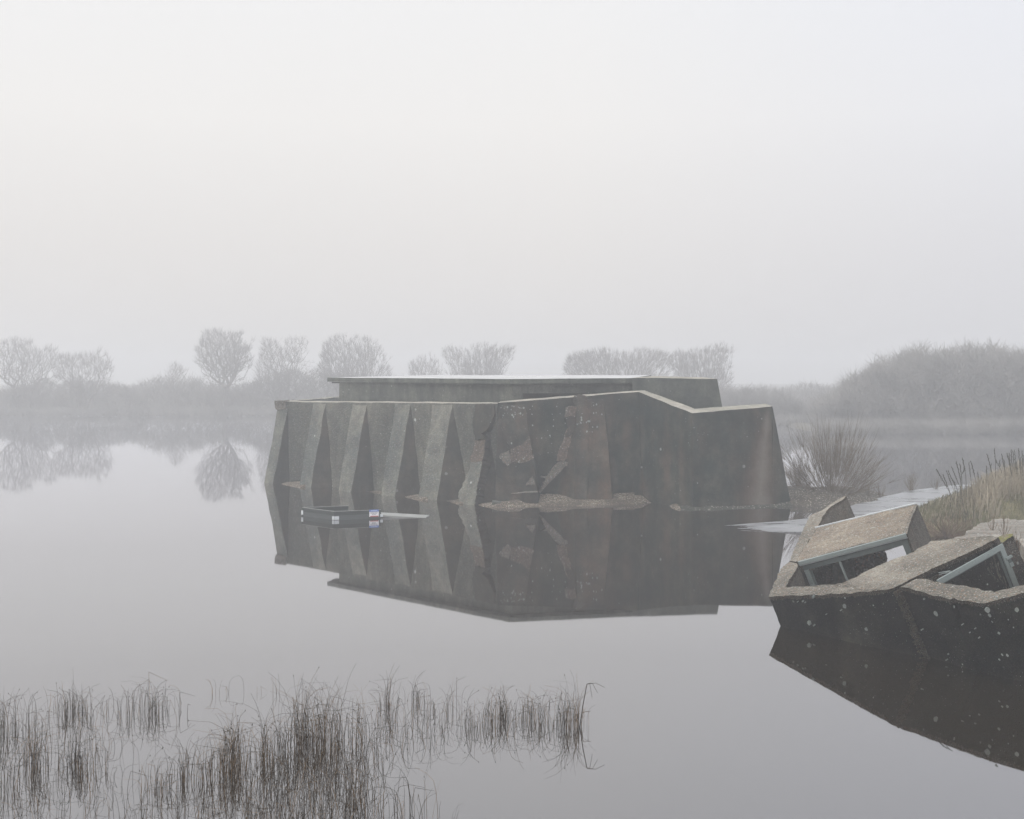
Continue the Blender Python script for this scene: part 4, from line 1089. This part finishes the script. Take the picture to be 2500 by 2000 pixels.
# dark seed spikes standing out of the grass
def K(cx, cy): return (2100 + cx / 5.39, 1050 + cy / 5.39)
spk = [((1005, 520), (1190, 840)), ((1090, 590), (1175, 800)), ((1135, 540), (1235, 800)), ((1155, 535), (1240, 720)), ((1205, 490), (1330, 790)), ((1265, 420), (1320, 640)), ((1312, 450), (1340, 640)),
       ((1345, 370), (1390, 600)), ((1380, 505), (1330, 600)), ((1430, 430), (1462, 680)), ((1458, 415), (1525, 680)), ((1548, 555), (1560, 680)), ((1665, 480), (1668, 660)), ((1670, 320), (1745, 600)), ((1765, 250), (1780, 400)),
       ((1770, 370), (1855, 530)), ((1838, 400), (1840, 560)), ((1865, 320), (1905, 540)), ((1900, 410), (1905, 600)), ((1935, 310), (1995, 580)), ((1958, 312), (1985, 560)), ((1987, 262), (2005, 560)), ((2012, 280), (2030, 560)),
       ((2036, 270), (2050, 600)), ((2085, 250), (2110, 600)), ((2110, 370), (2120, 600)), ((2130, 280), (2140, 600)), ((2150, 340), (2156, 600)), ((1225, 660), (1275, 780)), ((1300, 560), (1330, 700)), ((2060, 420), (2066, 600)), ((1590, 600), (1600, 700)), ((2185, 300), (2180, 600)), ((1720, 450), (1725, 600))]
rng = random.Random(81)
for i, (a, b) in enumerate(spk):
    dd = 34 + rng.uniform(-1.2, 1.8)
    p, q = PX(*K(*a), dd), PX(*K(*b), dd)
    gnd = Vector((q.x + (q.x - p.x) * .4, dd, turf_h(q.x, dd) - .03))
    if gnd.z > q.z: gnd.z = q.z - .1
    lab = 'tall dark seed spike rising from the grassy bank'
    if i == 0: lab = 'leftmost dark seed spike, leaning left over the end of the path'
    if i == 14: lab = 'tallest dark seed spike with a crooked top above the grassy bank'
    t = empty('seed_spike', gnd, lab, 'seed stalk', 'dark seed spikes on the grassy bank')
    g = Geo(); mid_ = p.lerp(q, .55)
    g.tube([gnd, q, mid_, p], .010, .005, 4); g.build('stalk', M['seed'], t)
    g = Geo(); L = (p - q).length; nn = max(6, int(L * .75 / .035))
    for k in range(nn):
        u = k / nn * .78; c_ = p.lerp(q, u); rr = .019 * (.55 + .45 * math.sin(3.14 * min(1, .15 + u))) 
        g.blob((c_.x + rng.gauss(0, .006), c_.y + rng.gauss(0, .006), c_.z), rr * rng.uniform(.8, 1.25), .030)
    g.build('seed_head', M['seed'], t)
# thin bare stalks on the near side of the bank
for i, (a, b) in enumerate((((1180, 950), (1225, 1290)), ((1275, 900), (1272, 1300)), ((1328, 840), (1392, 1290)), ((1505, 960), (1455, 1290)), ((1160, 1180), (1310, 1320)), ((1420, 1050), (1330, 1300)))):
    dd = 31.2; p, q = PX(*K(*a), dd), PX(*K(*b), dd); g = Geo()
    q.z = min(q.z, .1)
    g.tube([q, q.lerp(p, .35) + Vector((.03, 0, 0)), q.lerp(p, .7) + Vector((.02, 0, 0)), p], .009, .005, 4)
    for k in range(5):
        c_ = q.lerp(p, rng.uniform(.3, .95)); g.tube([c_, c_ + Vector((rng.uniform(-.12, .12), 0, rng.uniform(.05, .2)))], .005, .003, 3)
    tag(g.build('bare_stalk', M['seed'], origin=q), 'thin bare stalk standing at the near foot of the grassy bank', 'stalk', 'thin bare stalks at the foot of the grassy bank')
bushy('bramble_tangle', GZ(2312, 1306, .05), 120, 1.2, .45, 'low brown tangle beside the puddle behind the collapsed building', 'undergrowth', 90, r=.006, mat=M['weed'], tw=4)
def weedlet(p, n, hgt, rx, lab, seed):
    bushy('dead_weed', p, n, rx, hgt, lab, 'weeds', seed, r=.004, mat=M['weed'], tw=5)
gp = lambda t, d, o: ga + gd * t - TN * d + gn * o
weedlet(gp(LG * .60, .62, -.35), 16, .45, .16, 'branching dead weed inside the dark gap below the pale steel frame', 91)
weedlet(gp(LG * .80, .85, -.2), 10, .25, .08, 'short dead weed at the low right end of the dark gap', 92)
weedlet(gp(LG * .30, .40, -.3), 8, .28, .10, 'thin dead weed at the left of the dark gap', 93)
weedlet(wf_a + wd * .40 - TN * .85 - wn_ * .25, 26, .42, .26, 'reddish dead weeds behind the window under the roof slab', 94)
for i, (a, hh) in enumerate((((1800, 440), .32), ((1885, 470), .36), ((1990, 560), .3))):
    weedlet(hit(*C(a[0], a[1] + 20), sp0, sn2), 9, hh, .10, ('leftmost wispy weed on the pale slab', 'middle wispy weed on the pale slab', 'wispy weed on the pale slab beside the mossy stub')[i], 96 + i)

# ------------------------------------------------------------------ reeds
def stem(g, gs, rng, x, y, h, r, lean, seedy):
    a = rng.uniform(0, 6.28); lx = math.cos(a) * lean * h; ly = math.sin(a) * lean * h
    z0 = -.12
    u = rng.random()
    if u < .17:                         # snapped over
        kz = h * rng.uniform(.35, .8); fl = h * rng.uniform(.3, .6); b = rng.uniform(0, 6.28); dn = rng.uniform(-.9, .3)
        kx, ky = x + lx * .6, y + ly * .6
        g.tube([(x, y, z0), (x + lx * .3, y + ly * .3, kz * .5), (kx, ky, kz)], r, r * .8, 3)
        g.tube([(kx, ky, kz), (kx + math.cos(b) * fl, ky + math.sin(b) * fl, max(.0, kz + dn * fl))], r * .8, r * .4, 3)
        return
    dr = rng.random() ** 2 * .55 * h; b = a + rng.uniform(-.6, .6)
    pts = [(x, y, z0)]
    for k in range(1, 7):
        t = k / 6
        c = max(0, t - .55) / .45
        pts.append((x + lx * t * t + math.cos(b) * dr * c * c + rng.gauss(0, .003), y + ly * t * t + math.sin(b) * dr * c * c, h * (t - .35 * (dr / h) * c * c * 1.6)))
    g.tube(pts, r, r * .45, 3)
    if seedy and rng.random() < .16: gs.blob(pts[-1], .005, .011)
def clump(cx, by, hw, hd, tall, n, label, tan=.25, seed=1, lean=.17, kind=None, grp='reed clumps in the near water', lo=.45):
    """cx, by, hw, hd, tall in photo pixels"""
    rng = random.Random(seed); g1, g2, gs = Geo(), Geo(), Geo()
    c0 = GZ(cx, by); d0 = c0.y
    n = int(n * .43)
    sub = [(rng.uniform(-.8, .8), rng.uniform(-.8, .8), rng.uniform(.12, .4), rng.uniform(.6, 1)) for _ in range(5)]
    for _ in range(n):
        q_ = rng.choice(sub) if rng.random() < .75 else (0, 0, .8, .8)
        u, v = rng.gauss(q_[0], q_[2]), rng.gauss(q_[1], .35)
        if abs(u) > 1.6: continue
        p = GZ(cx + u * hw, by + v * hd)
        h = 1.22 * tall * d0 / F * rng.uniform(.30, 1.0) ** .8 * q_[3] * max(.3, 1 - .25 * u * u) * (1.25 if rng.random() < .06 else 1)
        stem(g1 if rng.random() > tan else g2, gs, rng, p.x, p.y, h, rng.uniform(.0015, .0031), lean, h > .25)
    t = empty('reed_clump', c0, label, 'reeds', grp)
    if kind: t['kind'] = kind
    g1.build('dark_stems', M['reed'], t)
    if g2.v: g2.build('tan_stems', M['reed_tan'], t)
    if gs.v: gs.build('seed_heads', M['reed'], t)
    return t
CL = [(38, 1790, 50, 28, 118, 150, 'dark reed patch cut by the left edge of the photo', .2),
      (92, 1880, 42, 30, 130, 170, 'reed clump just right of the left edge patch, tan at the top', .35),
      (28, 1925, 36, 28, 95, 60, 'sparse low reeds in the bottom left corner', .1),
      (205, 1880, 52, 24, 108, 200, 'squat dark tussock of reeds in the lower left', .3),
      (178, 1740, 38, 18, 95, 110, 'thin arching reeds, left one of the two farthest left clumps', .1),
      (205, 1735, 40, 16, 70, 50, 'fine short reeds behind the arching left clump', .1),
      (350, 1740, 78, 18, 85, 190, 'wide thin reed clump, right one of the two farthest left clumps', .1),
      (385, 1935, 36, 20, 95, 75, 'small isolated reed clump at the bottom between tussock and brown mass', .25),
      (470, 1905, 48, 26, 125, 170, 'reeds at the left flank of the brown mass', .35),
      (568, 1880, 42, 28, 155, 330, 'densest brown reed tussock in the middle of the bed', .5),
      (650, 1860, 48, 30, 140, 200, 'brown reeds between the densest tussock and the tallest mass', .4),
      (735, 1835, 40, 36, 185, 230, 'left half of the tallest brown reed mass', .45),
      (800, 1830, 46, 36, 165, 240, 'right half of the tallest brown reed mass', .35),
      (878, 1815, 24, 20, 105, 50, 'loose reeds right of the tallest mass', .3),
      (944, 1732, 13, 12, 108, 50, 'narrow upright column of reeds above the middle', .25),
      (1005, 1712, 20, 10, 72, 55, 'small far reed tuft right of the narrow column', .1),
      (1048, 1735, 26, 16, 80, 40, 'drooping reeds right of the small far tuft', .2),
      (1112, 1735, 24, 24, 95, 32, 'few arching reeds with drooping tips near the centre', .2),
      (1146, 1782, 26, 16, 85, 65, 'reed tuft left of the three right hand clumps', .2),
      (1206, 1762, 42, 18, 100, 190, 'dense reed clump, leftmost of the three at the right', .25),
      (1308, 1766, 46, 18, 95, 180, 'dense reed clump, middle one of the three at the right', .25),
      (1388, 1772, 36, 16, 125, 190, 'tall reed clump, rightmost of the three', .35)]
for i, (cx, by, hw, hd, tall, n, lb, tn) in enumerate(CL):
    clump(cx, by, hw, hd, tall, n, lb, tn, 100 + i)
# loose stems between the clumps: nobody could count them
rng = random.Random(200); g1, g2, gs = Geo(), Geo(), Geo()
for X0, X1, Y0, Y1, n, tall in ((-20, 300, 1790, 2060, 170, 90), (300, 640, 1870, 2070, 170, 90), (600, 900, 1880, 2080, 420, 125), (860, 1000, 1750, 1850, 60, 85), (940, 1090, 1740, 1830, 40, 80),
                                (60, 440, 1720, 1790, 60, 75), (1000, 1290, 1740, 1810, 45, 75), (930, 1015, 1960, 2070, 26, 150), (1020, 1075, 1990, 2060, 10, 130), (510, 700, 1690, 1700, 14, 55), (850, 940, 1860, 2050, 60, 110), (1100, 1115, 2010, 2040, 3, 80), (640, 860, 1760, 1840, 50, 150)):
    for _ in range(n):
        p = GZ(rng.uniform(X0, X1), rng.uniform(Y0, Y1)); h = tall * p.y / F * rng.uniform(.4, 1.05)
        stem(g1 if rng.random() < .7 else g2, gs, rng, p.x, p.y, h, rng.uniform(.0014, .0030), .28, h > .25)
o = g1.build('loose_reeds', M['reed']); tag(o, 'scattered single dark reed stems between the clumps', 'reeds', kind='stuff')
g2.build('tan_stems', M['reed_tan'], o); gs.build('seed_heads', M['reed'], o)
# leaning broken stem right of the clumps
g = Geo(); a, b = GZ(1413, 1776), GZ(1413, 1776)
top = PX(1433, 1670, a.y + .05)
g.tube([(a.x, a.y, -.1), tuple(Vector(a).lerp(top, .5)), tuple(top)], .006, .004, 4)
for dx, dz in ((.06, -.10), (.10, -.04), (.03, -.16)):
    g.tube([tuple(top), (top.x + dx, top.y, top.z + .01), (top.x + dx * 2.0, top.y, top.z + dz)], .003, .002, 3)
tag(g.build('broken_reed', M['reed'], origin=a), 'single leaning reed with a bent tip at the far right of the bed', 'reed')

# ------------------------------------------------------------------ haze
bm = bmesh.new()
bmesh.ops.create_cube(bm, size=1)
for v in bm.verts:
    v.co = Vector((v.co.x * 2 * 350, -60 + (v.co.y + .5) * 480, -2.1 + (v.co.z + .5) * 12.0))
hm = D.materials.new('mist'); hm.use_nodes = True; t = hm.node_tree; t.nodes.clear()
pv = t.nodes.new('ShaderNodeVolumePrincipled'); pv.inputs['Color'].default_value = (0.965, 0.968, 0.985, 1); pv.inputs['Density'].default_value = HAZE
pv.inputs['Anisotropy'].default_value = 0.55
ou = t.nodes.new('ShaderNodeOutputMaterial'); t.links.new(pv.outputs[0], ou.inputs['Volume'])
tag(link('haze', bm, hm), kind='stuff')
